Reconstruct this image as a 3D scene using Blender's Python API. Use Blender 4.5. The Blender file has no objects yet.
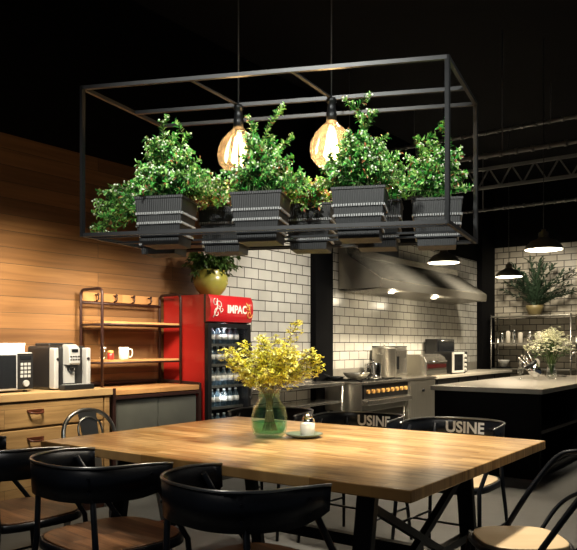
import bpy, math, random
from mathutils import Vector, Matrix
PI = math.pi
sc = bpy.context.scene
COL = sc.collection
R = math.radians

# ------------------------------------------------------------------ materials
def _nt(name):
    m = bpy.data.materials.new(name); m.use_nodes = True
    nt = m.node_tree; nt.nodes.clear()
    out = nt.nodes.new('ShaderNodeOutputMaterial')
    return m, nt, out
def N(nt, t, **kw):
    n = nt.nodes.new(t)
    for k, v in kw.items():
        if k.startswith('i_'):
            key = k[2:].replace('_', ' ')
            n.inputs[key].default_value = v
        else: setattr(n, k, v)
    return n
def c4(c): return (c[0], c[1], c[2], 1.0)
def mat(name, col, rough=.5, metal=0., var=.15, nscale=12., bump=.0, bscale=60., coat=0., spec=.5, stretch=(1,1,1), col2=None):
    m, nt, out = _nt(name); L = nt.links
    b = N(nt, 'ShaderNodeBsdfPrincipled')
    b.inputs['Roughness'].default_value = rough; b.inputs['Metallic'].default_value = metal
    b.inputs['Coat Weight'].default_value = coat; b.inputs['Specular IOR Level'].default_value = spec
    tc = N(nt, 'ShaderNodeTexCoord'); mp = N(nt, 'ShaderNodeMapping'); mp.inputs['Scale'].default_value = stretch
    L.new(tc.outputs['Object'], mp.inputs['Vector'])
    no = N(nt, 'ShaderNodeTexNoise'); no.inputs['Scale'].default_value = nscale; no.inputs['Detail'].default_value = 4
    L.new(mp.outputs['Vector'], no.inputs['Vector'])
    mx = N(nt, 'ShaderNodeMix', data_type='RGBA')
    c2 = col2 if col2 else tuple(min(1, c*(1+var)) for c in col)
    c1 = col if col2 else tuple(c*(1-var) for c in col)
    mx.inputs['A'].default_value = c4(c1); mx.inputs['B'].default_value = c4(c2)
    L.new(no.outputs['Fac'], mx.inputs['Factor']); L.new(mx.outputs['Result'], b.inputs['Base Color'])
    if bump > 0:
        n2 = N(nt, 'ShaderNodeTexNoise'); n2.inputs['Scale'].default_value = bscale
        L.new(mp.outputs['Vector'], n2.inputs['Vector'])
        bp = N(nt, 'ShaderNodeBump'); bp.inputs['Strength'].default_value = bump; bp.inputs['Distance'].default_value = .004
        L.new(n2.outputs['Fac'], bp.inputs['Height']); L.new(bp.outputs['Normal'], b.inputs['Normal'])
    L.new(b.outputs['BSDF'], out.inputs['Surface'])
    return m
def emit(name, col, s):
    m, nt, out = _nt(name); e = N(nt, 'ShaderNodeEmission')
    e.inputs['Color'].default_value = c4(col); e.inputs['Strength'].default_value = s
    nt.links.new(e.outputs[0], out.inputs['Surface']); return m
def glass(name, tint, gl=.9, rough=.03, ior=1.45, dens=0.0, dcol=(1,1,1)):
    # thin clear or tinted glass: tinted transparency with fresnel reflection (and a little body colour)
    m, nt, out = _nt(name); L = nt.links
    t = N(nt, 'ShaderNodeBsdfTransparent'); t.inputs['Color'].default_value = c4(tint)
    g = N(nt, 'ShaderNodeBsdfGlossy'); g.inputs['Roughness'].default_value = rough; g.inputs['Color'].default_value = (gl, gl, gl, 1)
    lw = N(nt, 'ShaderNodeLayerWeight'); lw.inputs['Blend'].default_value = .22
    f = N(nt, 'ShaderNodeMath', operation='MULTIPLY_ADD'); f.inputs[1].default_value = .6; f.inputs[2].default_value = (ior-1)*.1
    L.new(lw.outputs['Facing'], f.inputs[0])
    base = t
    if dens > 0:
        d = N(nt, 'ShaderNodeBsdfTranslucent'); d.inputs['Color'].default_value = c4(dcol)
        d2 = N(nt, 'ShaderNodeMixShader'); d2.inputs[0].default_value = dens
        L.new(t.outputs[0], d2.inputs[1]); L.new(d.outputs[0], d2.inputs[2]); base = d2
    mx = N(nt, 'ShaderNodeMixShader'); L.new(f.outputs[0], mx.inputs[0])
    L.new(base.outputs[0], mx.inputs[1]); L.new(g.outputs[0], mx.inputs[2])
    L.new(mx.outputs[0], out.inputs['Surface']); return m
def plank(name, cols, bw, rh, axes='xz', mortar=.003, rough=.45, grain=(1.2, 22, 22), mcol=(.03, .015, .006), gstr=.45, coat=0., bump=.3, off=.37, squash=1.):
    m, nt, out = _nt(name); L = nt.links
    b = N(nt, 'ShaderNodeBsdfPrincipled'); b.inputs['Roughness'].default_value = rough; b.inputs['Coat Weight'].default_value = coat
    b.inputs['Coat Roughness'].default_value = .25
    tc = N(nt, 'ShaderNodeTexCoord'); sp = N(nt, 'ShaderNodeSeparateXYZ'); cb = N(nt, 'ShaderNodeCombineXYZ')
    L.new(tc.outputs['Object'], sp.inputs[0])
    L.new(sp.outputs['XYZ'.index(axes[0].upper())], cb.inputs[0]); L.new(sp.outputs['XYZ'.index(axes[1].upper())], cb.inputs[1])
    br = N(nt, 'ShaderNodeTexBrick', offset=off, squash=squash)
    br.inputs['Scale'].default_value = 1; br.inputs['Brick Width'].default_value = bw; br.inputs['Row Height'].default_value = rh
    br.inputs['Mortar Size'].default_value = mortar; br.inputs['Mortar Smooth'].default_value = .1
    br.inputs['Color1'].default_value = (0, 0, 0, 1); br.inputs['Color2'].default_value = (1, 1, 1, 1); br.inputs['Mortar'].default_value = (.5, .5, .5, 1)
    L.new(cb.outputs[0], br.inputs['Vector'])
    rp = N(nt, 'ShaderNodeValToRGB'); els = rp.color_ramp.elements
    for i, c in enumerate(cols):
        p = i/(len(cols)-1)
        e = els[0] if i == 0 else (els[1] if i == len(cols)-1 else None)
        if e is None: e = els.new(p)
        e.position = p; e.color = c4(c)
    L.new(br.outputs['Color'], rp.inputs[0])
    # offset grain per plank so that neighbouring planks differ
    mp = N(nt, 'ShaderNodeMapping'); mp.inputs['Scale'].default_value = grain
    L.new(cb.outputs[0], mp.inputs['Vector'])
    ad = N(nt, 'ShaderNodeVectorMath', operation='ADD'); sc_ = N(nt, 'ShaderNodeVectorMath', operation='SCALE'); sc_.inputs['Scale'].default_value = 13
    L.new(br.outputs['Color'], sc_.inputs[0]); L.new(mp.outputs[0], ad.inputs[0]); L.new(sc_.outputs[0], ad.inputs[1])
    no = N(nt, 'ShaderNodeTexNoise'); no.inputs['Scale'].default_value = 1.6; no.inputs['Detail'].default_value = 7; no.inputs['Distortion'].default_value = .6
    L.new(ad.outputs[0], no.inputs['Vector'])
    cr = N(nt, 'ShaderNodeValToRGB'); cr.color_ramp.elements[0].position = .3; cr.color_ramp.elements[1].position = .72
    cr.color_ramp.elements[0].color = (1-gstr, 1-gstr*1.1, 1-gstr*1.2, 1); cr.color_ramp.elements[1].color = (1, 1, 1, 1)
    L.new(no.outputs['Fac'], cr.inputs[0])
    mu = N(nt, 'ShaderNodeMix', data_type='RGBA', blend_type='MULTIPLY'); mu.inputs['Factor'].default_value = 1
    L.new(rp.outputs[0], mu.inputs['A']); L.new(cr.outputs[0], mu.inputs['B'])
    mm = N(nt, 'ShaderNodeMix', data_type='RGBA'); mm.inputs['B'].default_value = c4(mcol)
    L.new(br.outputs['Fac'], mm.inputs['Factor']); L.new(mu.outputs['Result'], mm.inputs['A'])
    L.new(mm.outputs['Result'], b.inputs['Base Color'])
    bp = N(nt, 'ShaderNodeBump', invert=True); bp.inputs['Strength'].default_value = bump; bp.inputs['Distance'].default_value = .003
    L.new(br.outputs['Fac'], bp.inputs['Height']); L.new(bp.outputs[0], b.inputs['Normal'])
    L.new(b.outputs[0], out.inputs['Surface'])
    return m
def tiles(name, c1, c2, mortar, bw, rh, axes, ms=.006, rough=.22):
    m, nt, out = _nt(name); L = nt.links
    b = N(nt, 'ShaderNodeBsdfPrincipled'); b.inputs['Roughness'].default_value = rough
    tc = N(nt, 'ShaderNodeTexCoord'); sp = N(nt, 'ShaderNodeSeparateXYZ'); cb = N(nt, 'ShaderNodeCombineXYZ')
    L.new(tc.outputs['Object'], sp.inputs[0])
    L.new(sp.outputs['XYZ'.index(axes[0].upper())], cb.inputs[0]); L.new(sp.outputs['XYZ'.index(axes[1].upper())], cb.inputs[1])
    br = N(nt, 'ShaderNodeTexBrick', offset=.5)
    for k, v in (('Scale', 1), ('Brick Width', bw), ('Row Height', rh), ('Mortar Size', ms), ('Mortar Smooth', .15)): br.inputs[k].default_value = v
    br.inputs['Color1'].default_value = c4(c1); br.inputs['Color2'].default_value = c4(c2); br.inputs['Mortar'].default_value = c4(mortar)
    L.new(cb.outputs[0], br.inputs['Vector'])
    no = N(nt, 'ShaderNodeTexNoise'); no.inputs['Scale'].default_value = 2.5; no.inputs['Detail'].default_value = 5
    L.new(cb.outputs[0], no.inputs['Vector'])
    mu = N(nt, 'ShaderNodeMix', data_type='RGBA', blend_type='MULTIPLY'); mu.inputs['Factor'].default_value = .45
    L.new(br.outputs['Color'], mu.inputs['A']); L.new(no.outputs['Fac'], mu.inputs['B'])
    L.new(mu.outputs['Result'], b.inputs['Base Color'])
    bp = N(nt, 'ShaderNodeBump', invert=True); bp.inputs['Strength'].default_value = .6; bp.inputs['Distance'].default_value = .004
    L.new(br.outputs['Fac'], bp.inputs['Height']); L.new(bp.outputs[0], b.inputs['Normal'])
    L.new(b.outputs[0], out.inputs['Surface']); return m
def ribbed(name, col, per=.009):
    # matt dark plastic with fine vertical ribs
    m, nt, out = _nt(name); L = nt.links
    b = N(nt, 'ShaderNodeBsdfPrincipled'); b.inputs['Roughness'].default_value = .5; b.inputs['Base Color'].default_value = c4(col)
    tc = N(nt, 'ShaderNodeTexCoord'); sp = N(nt, 'ShaderNodeSeparateXYZ'); L.new(tc.outputs['Object'], sp.inputs[0])
    ad = N(nt, 'ShaderNodeMath', operation='ADD'); L.new(sp.outputs[0], ad.inputs[0]); L.new(sp.outputs[1], ad.inputs[1])
    mu = N(nt, 'ShaderNodeMath', operation='MULTIPLY'); mu.inputs[1].default_value = 2*PI/per; L.new(ad.outputs[0], mu.inputs[0])
    si = N(nt, 'ShaderNodeMath', operation='SINE'); L.new(mu.outputs[0], si.inputs[0])
    bp = N(nt, 'ShaderNodeBump'); bp.inputs['Strength'].default_value = .5; bp.inputs['Distance'].default_value = .001
    L.new(si.outputs[0], bp.inputs['Height']); L.new(bp.outputs[0], b.inputs['Normal'])
    L.new(b.outputs[0], out.inputs['Surface']); return m

M = dict(
 black=mat('black_metal', (.012, .013, .015), .38, .6, .2, 30),
 frame=mat('frame_metal', (.035, .036, .039), .45, .5, .2, 40),
 chair_metal=mat('chair_metal', (.012, .015, .022), .34, .5, .25, 25, bump=.08, bscale=90),
 rim=mat('worn_rim', (.36, .37, .38), .3, .9, .3, 20),
 blackpaint=mat('black_paint', (.0025, .0025, .003), .8, 0, .3, 8, spec=.1),  # also carries the light fall-off above the kitchen tiles
 ceil=mat('black_ceiling', (.006, .006, .007), .9, 0, .3, 5, spec=.1),
 darkpipe=mat('grey_pipe', (.11, .11, .11), .6, .2, .3, 9),
 concrete=mat('concrete_floor', (.085, .09, .095), .55, 0, .3, 3.5, bump=.25, bscale=30, col2=(.15, .155, .155)),
 steel=mat('stainless_steel', (.62, .59, .53), .26, .95, .12, 6, stretch=(1, 1, 30), bump=.03, bscale=200),
 steel2=mat('brushed_steel', (.44, .42, .37), .36, .9, .2, 5, stretch=(14, 1, 1)),
 chrome=mat('polished_chrome', (.7, .7, .7), .12, 1, .03, 5),
 silver=mat('silver_plastic', (.55, .56, .58), .3, .5, .06, 20),
 blackplastic=mat('black_plastic', (.012, .012, .013), .28, 0, .2, 20),
 white=mat('white_plastic', (.75, .73, .68), .4, 0, .04, 10),
 cream=mat('cream_ceramic', (.72, .66, .55), .22, 0, .06, 12),
 red=mat('red_lacquer', (.42, .018, .014), .35, 0, .12, 4, coat=.3),
 redsign=mat('red_sign', (.5, .015, .02), .3, 0, .15, 6, coat=.5),
 gold=mat('gold_print', (.75, .42, .12), .4, 0, .2, 40),
 signwhite=mat('white_print', (.85, .8, .74), .4, 0, .03, 10),
 darkred=mat('dark_red_metal', (.09, .012, .012), .4, .4, .2, 20),
 rackmetal=mat('rust_black_metal', (.035, .014, .012), .45, .4, .3, 25),
 slate=mat('slate_panel', (.05, .053, .05), .55, 0, .3, 5, bump=.3, bscale=14, col2=(.095, .10, .09)),
 stone=mat('stone_worktop', (.22, .205, .175), .3, 0, .12, 9, col2=(.32, .30, .26)),
 shade=mat('shade_enamel', (.16, .15, .11), .35, .3, .2, 14),
 shadein=mat('shade_inside', (.8, .78, .7), .5, 0, .02, 5),
 soil=mat('potting_soil', (.02, .013, .008), .95, 0, .4, 60, bump=.6),
 glaze=mat('olive_glaze', (.27, .26, .05), .3, 0, .25, 9, coat=.4, bump=.1, bscale=25),
 yellowpot=mat('ochre_pot', (.16, .125, .05), .5, 0, .2, 15),
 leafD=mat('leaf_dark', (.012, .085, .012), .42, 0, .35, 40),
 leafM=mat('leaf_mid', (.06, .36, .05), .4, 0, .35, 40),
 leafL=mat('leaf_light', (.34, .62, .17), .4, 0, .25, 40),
 leafR=mat('leaf_ruddy', (.42, .16, .07), .45, 0, .3, 40),
 bud=mat('pale_bud', (.85, .92, .74), .5, 0, .1, 50),
 twig=mat('green_twig', (.05, .09, .02), .6, 0, .3, 50),
 brown=mat('brown_twig', (.13, .09, .03), .7, 0, .3, 50),
 yellow=mat('yellow_petal', (.85, .80, .10), .55, 0, .2, 30),
 yellow2=mat('pale_yellow_petal', (.90, .90, .34), .55, 0, .15, 30),
 whitefl=mat('cream_petal', (.92, .92, .72), .55, 0, .1, 30),
 deepleaf=mat('deep_leaf', (.012, .03, .012), .6, 0, .3, 20),
 trail=mat('trailing_leaf', (.035, .08, .015), .4, 0, .4, 30),
 letter=mat('letter_paint', (.72, .73, .74), .5, 0, .25, 60),
 darkglass=mat('dark_glass', (.008, .009, .011), .12, 0, .1, 10),
 walnut=mat('walnut_handle', (.07, .018, .008), .4, 0, .3, 30),
 seatcream=mat('bare_wood_seat', (.52, .38, .22), .5, 0, .18, 3, stretch=(1, 12, 1), col2=(.64, .5, .32)),
 seatwood=plank('brown_wood_seat', [(.09, .042, .02), (.30, .15, .07), (.16, .075, .032), (.24, .115, .05)], .6, .07, 'yx', .0015, .42, (3, 26, 26), gstr=.7),
 table=plank('butcher_block', [(.47, .27, .09), (.68, .43, .17), (.56, .34, .12), (.76, .51, .23)], .42, .045, 'yx', .0008, .33, (2.2, 26, 26), mcol=(.2, .1, .035), gstr=.68, coat=.25, bump=.1),
 woodwall=plank('wood_planks', [(.13, .06, .02), (.30, .15, .055), (.62, .40, .17), (.80, .56, .27), (.50, .29, .11), (.72, .51, .24), (.25, .125, .045)], 2.3, .12, 'xz', .0018, .5, (.8, 16, 16), gstr=.4),
 board=plank('pine_boards', [(.36, .225, .095), (.50, .33, .155), (.41, .26, .115)], 1.7, .13, 'xz', .001, .5, (1.4, 20, 20), gstr=.45),
 boardtop=plank('pine_top', [(.46, .31, .15), (.58, .41, .21), (.50, .34, .17)], 1.6, .15, 'xy', .001, .45, (1.2, 20, 20), gstr=.4),
 shelfwood=plank('shelf_wood', [(.45, .22, .08), (.55, .3, .12)], 1.2, .1, 'xy', .0008, .5, (1.6, 24, 24)),
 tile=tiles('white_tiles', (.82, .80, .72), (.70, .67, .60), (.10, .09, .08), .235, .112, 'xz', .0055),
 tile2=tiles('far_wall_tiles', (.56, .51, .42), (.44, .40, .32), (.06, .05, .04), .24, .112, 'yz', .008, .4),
 pot=ribbed('planter_plastic', (.022, .023, .025)),
 tooth=mat('planter_trim', (.30, .305, .31), .4, 0, .1, 30),
 glassclear=glass('clear_glass', (.94, .96, .96), .9),
 glassgreen=glass('green_glass', (.82, .95, .88), 1., .02, 1.3, .03, (.45, .9, .65)),
 glassdeep=glass('deep_green_glass', (.40, .80, .62), 1., .02, 1.2, .05, (.25, .8, .55)),
 glassamber=glass('amber_glass', (.82, .66, .44), 1., .08, 1.6, .06, (1., .74, .46)),
 water=glass('bottle_plastic', (.62, .74, .82), 1., .08, 1.5, .35, (.5, .65, .75)),
 filament=emit('filament_glow', (1., .80, .50), 40),
 filament2=emit('filament_glow_dim', (1., .6, .2), 12),
 lampdisc=emit('lamp_diffuser', (1., .86, .62), 9),
 glow=emit('heat_glow', (1., .38, .1), 1.5),
 greenplate=mat('green_glazed_plate', (.16, .20, .14), .3, 0, .2, 20, coat=.4),
)

# ------------------------------------------------------------------ mesh builder
class MB:
    def __init__(s): s.v = []; s.f = []; s.m = []; s.s = []
    def add(s, vs, fs, mi=0, smooth=False):
        o = len(s.v); s.v += [tuple(v) for v in vs]
        for f in fs: s.f.append([i+o for i in f]); s.m.append(mi); s.s.append(smooth)
        return s
    def box(s, x0, x1, y0, y1, z0, z1, mi=0):
        vs = [(x, y, z) for z in (z0, z1) for y in (y0, y1) for x in (x0, x1)]
        return s.add(vs, [(0, 2, 3, 1), (4, 5, 7, 6), (0, 1, 5, 4), (2, 6, 7, 3), (0, 4, 6, 2), (1, 3, 7, 5)], mi)
    def bar(s, a, b, w, h=None, mi=0, up=(0, 0, 1)):
        # square bar from a to b
        h = h or w; a = Vector(a); b = Vector(b); d = (b-a).normalized(); u = Vector(up)
        if abs(d.dot(u)) > .98: u = Vector((1, 0, 0))
        r = d.cross(u).normalized(); u = r.cross(d).normalized()
        vs = []
        for p in (a, b):
            for i, j in ((-1, -1), (1, -1), (1, 1), (-1, 1)): vs.append(p+r*(i*w/2)+u*(j*h/2))
        return s.add(vs, [(3, 2, 1, 0), (4, 5, 6, 7), (0, 1, 5, 4), (1, 2, 6, 5), (2, 3, 7, 6), (3, 0, 4, 7)], mi)
    def tube(s, path, r, n=8, mi=0, closed=False, caps=True):
        P = [Vector(p) for p in path]; k = len(P)
        rr = r if isinstance(r, (list, tuple)) else [r]*k
        vs = []; prev = None
        for i, p in enumerate(P):
            if closed: t = (P[(i+1) % k]-P[i-1]).normalized()
            else: t = (P[min(i+1, k-1)]-P[max(i-1, 0)]).normalized()
            if prev is None:
                u = Vector((0, 0, 1)) if abs(t.z) < .95 else Vector((1, 0, 0))
                a = t.cross(u).normalized()
            else:
                a = (prev - t*prev.dot(t)).normalized()
            prev = a; b = t.cross(a)
            for j in range(n):
                q = 2*PI*j/n; vs.append(p+(a*math.cos(q)+b*math.sin(q))*rr[i])
        fs = []
        for i in range(k if closed else k-1):
            i2 = (i+1) % k
            for j in range(n): fs.append((i*n+j, i*n+(j+1) % n, i2*n+(j+1) % n, i2*n+j))
        s.add(vs, fs, mi, True)
        if caps and not closed:
            o = len(s.v)-k*n
            s.f.append([o+j for j in range(n)][::-1]); s.m.append(mi); s.s.append(False)
            s.f.append([o+(k-1)*n+j for j in range(n)]); s.m.append(mi); s.s.append(False)
        return s
    def lathe(s, prof, n=24, c=(0, 0, 0), mi=0, smooth=True, caps=True):
        vs = []
        for r, z in prof:
            for j in range(n):
                q = 2*PI*j/n; vs.append((c[0]+r*math.cos(q), c[1]+r*math.sin(q), c[2]+z))
        fs = []
        for i in range(len(prof)-1):
            for j in range(n): fs.append((i*n+j, i*n+(j+1) % n, (i+1)*n+(j+1) % n, (i+1)*n+j))
        s.add(vs, fs, mi, smooth)
        o = len(s.v)-len(vs)
        if not caps: return s
        if prof[0][0] > 1e-4: s.f.append([o+j for j in range(n)][::-1]); s.m.append(mi); s.s.append(False)
        if prof[-1][0] > 1e-4: s.f.append([o+(len(prof)-1)*n+j for j in range(n)]); s.m.append(mi); s.s.append(False)
        return s
    def prism(s, poly, z0, z1, mi=0, f=None, smooth=False):
        # polygon extruded between two levels; f maps (a, b, level) to a point
        f = f or (lambda a, b, c: (a, b, c)); n = len(poly)
        vs = [f(a, b, z0) for a, b in poly]+[f(a, b, z1) for a, b in poly]
        s.add(vs, [tuple(range(n))[::-1], tuple(range(n, 2*n))], mi)
        o = len(s.v)-2*n
        for i in range(n):
            s.f.append([o+i, o+(i+1) % n, o+n+(i+1) % n, o+n+i]); s.m.append(mi); s.s.append(smooth)
        return s
    def leaf(s, p, d, L, w, nrm, mi=0, bend=.15):
        d = d.normalized(); side = d.cross(nrm)
        if side.length < 1e-3: side = d.cross(Vector((1, .3, 0)))
        side.normalize(); up = side.cross(d).normalized()
        a = p; m1 = p+d*L*.38-up*L*.02; m2 = p+d*L*.75; t = p+d*L-up*L*bend
        f = up*w*.22
        vs = [a, m1+side*w*.5+f, m2+side*w*.42+f, t, m2-side*w*.42+f, m1-side*w*.5+f, p+d*L*.55]
        return s.add(vs, [(0, 1, 6), (1, 2, 6), (2, 3, 6), (3, 4, 6), (4, 5, 6), (5, 0, 6)], mi)
    def ball(s, c, r, mi=0, n=5):
        prof = [(0.0001, -r), (r*.8, -r*.55), (r, 0), (r*.8, r*.55), (0.0001, r)]
        return s.lathe(prof, n, c, mi)
    def build(s, name, mats, parent=None, bevel=0, seg=2, label=None, stuff=False):
        me = bpy.data.meshes.new(name); me.from_pydata(s.v, [], s.f); me.update()
        if not isinstance(mats, (list, tuple)): mats = [mats]
        for m in mats: me.materials.append(M[m])
        me.polygons.foreach_set('material_index', s.m); me.polygons.foreach_set('use_smooth', s.s)
        o = bpy.data.objects.new(name, me); COL.objects.link(o)
        if parent is not None: o.parent = parent
        if bevel:
            b = o.modifiers.new('edge', 'BEVEL'); b.width = bevel; b.segments = seg; b.limit_method = 'ANGLE'; b.angle_limit = R(40)
        if label: o['label'] = label
        return o
def empty(name, loc=(0, 0, 0), rz=0):
    o = bpy.data.objects.new(name, None); o.empty_display_size = .1; COL.objects.link(o)
    o.location = loc; o.rotation_euler = (0, 0, rz); return o
def tag(o, label, cat, group=None, loc=None, rz=None):
    o['label'] = label; o['category'] = cat
    if group: o['group'] = group
    if loc is not None: o.location = loc
    if rz is not None: o.rotation_euler = (0, 0, rz)
    return o
def struct(o): o['kind'] = 'structure'; return o
def dup(o, parent=None, loc=None, rz=None, label=None, group=None):
    c = o.copy(); COL.objects.link(c); c.parent = parent
    if loc is not None: c.location = loc
    if rz is not None: c.rotation_euler = (0, 0, rz)
    if label: c['label'] = label
    if group: c['group'] = group
    for ch in list(o.children): dup(ch, c)
    return c
def text_faces(s, size, bold=0.0):
    cu = bpy.data.curves.new('lettering', 'FONT'); cu.body = s; cu.size = size; cu.offset = bold; cu.align_x = 'CENTER'; cu.align_y = 'CENTER'
    cu.resolution_u = 3
    o = bpy.data.objects.new('lettering', cu); COL.objects.link(o)
    dg = bpy.context.evaluated_depsgraph_get(); me = bpy.data.meshes.new_from_object(o.evaluated_get(dg))
    vs = [tuple(v.co) for v in me.vertices]; fs = [tuple(p.vertices) for p in me.polygons]
    bpy.data.objects.remove(o); bpy.data.curves.remove(cu); bpy.data.meshes.remove(me)
    return vs, fs
def arc(cx, cz, r, a0, a1, n): return [(cx+r*math.cos(R(a0+(a1-a0)*i/n)), cz+r*math.sin(R(a0+(a1-a0)*i/n))) for i in range(n+1)]

# world axes: +x runs along the long wall (away to the right), +y runs towards the long wall
WY = 4.70      # long wall
WX = 12.8      # far wall

# ------------------------------------------------------------------ setting
struct(MB().box(-1.5, 13, -4, 4.9, -.1, 0).build('floor', 'concrete'))
struct(MB().box(-1.5, 13, -4, 4.9, 4.2, 4.3).build('ceiling', 'ceil'))
struct(MB().box(-1.5, 5.0, WY, WY+.2, 0, 2.75).build('wall_left', 'woodwall'))
struct(MB().box(5.0, WX+.2, WY, WY+.2, 0, 2.7).build('wall_back', 'tile'))
struct(MB().box(-1.5, 5.0, WY, WY+.2, 2.75, 4.2).box(5.0, WX+.2, WY, WY+.2, 2.7, 4.2).build('wall_upper', 'blackpaint'))  # over the tiles, the fall-off of light is put into this black
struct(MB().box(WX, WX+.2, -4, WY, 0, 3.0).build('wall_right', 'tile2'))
struct(MB().box(WX, WX+.2, -4, WY, 3.0, 4.2).build('wall_upper_right', 'blackpaint'))
struct(MB().box(6.86, 7.24, WY-.08, WY, 0, 4.2).build('trim_1', 'blackpaint', bevel=.004))
struct(MB().box(12.15, WX, WY-.1, WY, 0, 4.2).build('trim_2', 'blackpaint', bevel=.004))
struct(MB().box(5.0, 6.86, WY-.02, WY, .77, .93).box(7.24, 12.1, WY-.02, WY, .77, .9).build('trim_3', 'stone'))

# ceiling services
for i, (x, z, lab) in enumerate(((6.6, 3.03, 'dark ribbed pipe crossing the ceiling, lowest and nearest of the runs at right'),
                            (8.2, 3.75, 'dark ribbed pipe crossing the ceiling, highest of the runs at right'),
                            (10.6, 3.3, 'dark ribbed pipe crossing the ceiling nearest the tiled far wall'))):
    mb = MB(); mb.tube([(x, -3.5, z), (x, 4.55, z)], .022, 8)
    for k in range(54): mb.tube([(x, -3.4+k*.15, z), (x, -3.37+k*.15, z)], .03, 8)
    e = empty('ceiling_pipe', (0, 0, 0)); tag(e, lab, 'pipe', 'pipes across the dark ceiling')
    mb.build('pipe', 'darkpipe', e)
    for k in range(5): MB().tube([(x, -2.8+k*1.7, z), (x, -2.8+k*1.7, 4.2)], .006, 6).build('hanger', 'darkpipe', e)
mb = MB()
for k in range(22):
    y = -2.5+k*.3
    mb.bar((9.1, y, 3.3), (9.1, y+.15, 3.55), .02).bar((9.1, y+.15, 3.55), (9.1, y+.3, 3.3), .02)
mb.bar((9.1, -2.6, 3.3), (9.1, 4.6, 3.3), .04).bar((9.1, -2.6, 3.55), (9.1, 4.6, 3.55), .04)
e = tag(empty('roof_truss'), 'dark open roof truss of zigzag bars high on the right', 'truss')
mb.build('truss_web', 'darkpipe', e)
for k in range(4): MB().bar((9.1, -2.2+k*2.2, 3.55), (9.1, -2.2+k*2.2, 4.2), .03).build('hanger', 'darkpipe', e)

# ------------------------------------------------------------------ dining table
T0x, T1x, T0y, T1y = 1.965, 3.375, .97, 2.88
t = tag(empty('dining_table', ((T0x+T1x)/2, (T0y+T1y)/2, 0)), 'long butcher block dining table on black trestle legs', 'table')
hx, hy = (T1x-T0x)/2, (T1y-T0y)/2
MB().box(-hx, hx, -hy, hy, .71, .75).build('tabletop', 'table', t, bevel=.004)
for sy in (-1, 1):
    y = sy*(hy-.30)
    tr = MB().bar((-.52, y, .695), (.52, y, .695), .05, .03).bar((-.50, y, .30), (.50, y, .30), .035, .035).build('trestle', 'black', t)
    for sx in (-1, 1):
        MB().bar((sx*.44, y, .69), (sx*.56, y, 0), .075, .035, up=(1, 0, 0)).build('leg', 'black', tr, bevel=.003)
    MB().bar((-.45, y, .62), (.52, y, .14), .03, .03).bar((.45, y+.001, .62), (-.52, y+.001, .14), .03, .03).build('cross_brace', 'black', tr)
MB().bar((0, -hy+.30, .34), (0, hy-.30, .34), .04, .05).build('stretcher', 'black', t)

# ------------------------------------------------------------------ chairs
def spw(v, e): return math.copysign(abs(v)**e, v)
def rail_pt(phi, z, dr=0.):
    return Vector((-(.325+dr)*spw(math.cos(phi), 2/2.6), (.277+dr)*spw(math.sin(phi), 2/2.6), z))
ARC = [(0., 0.)]
for _i in range(1, 401):
    _p = R(_i*.25); _d = (rail_pt(_p, 0)-rail_pt(R((_i-1)*.25), 0)).length; ARC.append((ARC[-1][0]+_d, _p))
def phi_at(s_):
    a = abs(s_)
    for (l0, p0), (l1, p1) in zip(ARC, ARC[1:]):
        if l1 >= a: return math.copysign(p0+(p1-p0)*(a-l0)/(l1-l0), s_)
    return math.copysign(ARC[-1][1], s_)
def superell(hw, n, k=36, r=3.2):
    out = []
    for i in range(k):
        q = 2*PI*i/k; c, s_ = math.cos(q), math.sin(q)
        out.append((hw*math.copysign(abs(c)**(2/r), c), hw*math.copysign(abs(s_)**(2/r), s_)))
    return out
def band(mb, z0, z1, a0=-96, a1=96, th=.004, n=40, mi=0):
    vs = []
    for i in range(n+1):
        p = R(a0+(a1-a0)*i/n)
        edge = min(1., (n/2-abs(i-n/2))/4.)
        zz1 = z1-.012*(1-edge)**2; zz0 = z0+.03*(1-edge)**2
        vs += [rail_pt(p, zz0, -.006-th), rail_pt(p, zz0, -.006), rail_pt(p, zz1, 0), rail_pt(p, zz1, -th)]
    fs = []
    for i in range(n):
        a, b = i*4, i*4+4
        for j in range(4): fs.append((a+j, a+(j+1) % 4, b+(j+1) % 4, b+j))
    mb.add(vs, fs, mi, True); o = len(mb.v)-len(vs)
    mb.f.append([o, o+1, o+2, o+3]); mb.m.append(mi); mb.s.append(False)
    o2 = o+n*4; mb.f.append([o2+3, o2+2, o2+1, o2]); mb.m.append(mi); mb.s.append(False)
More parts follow.
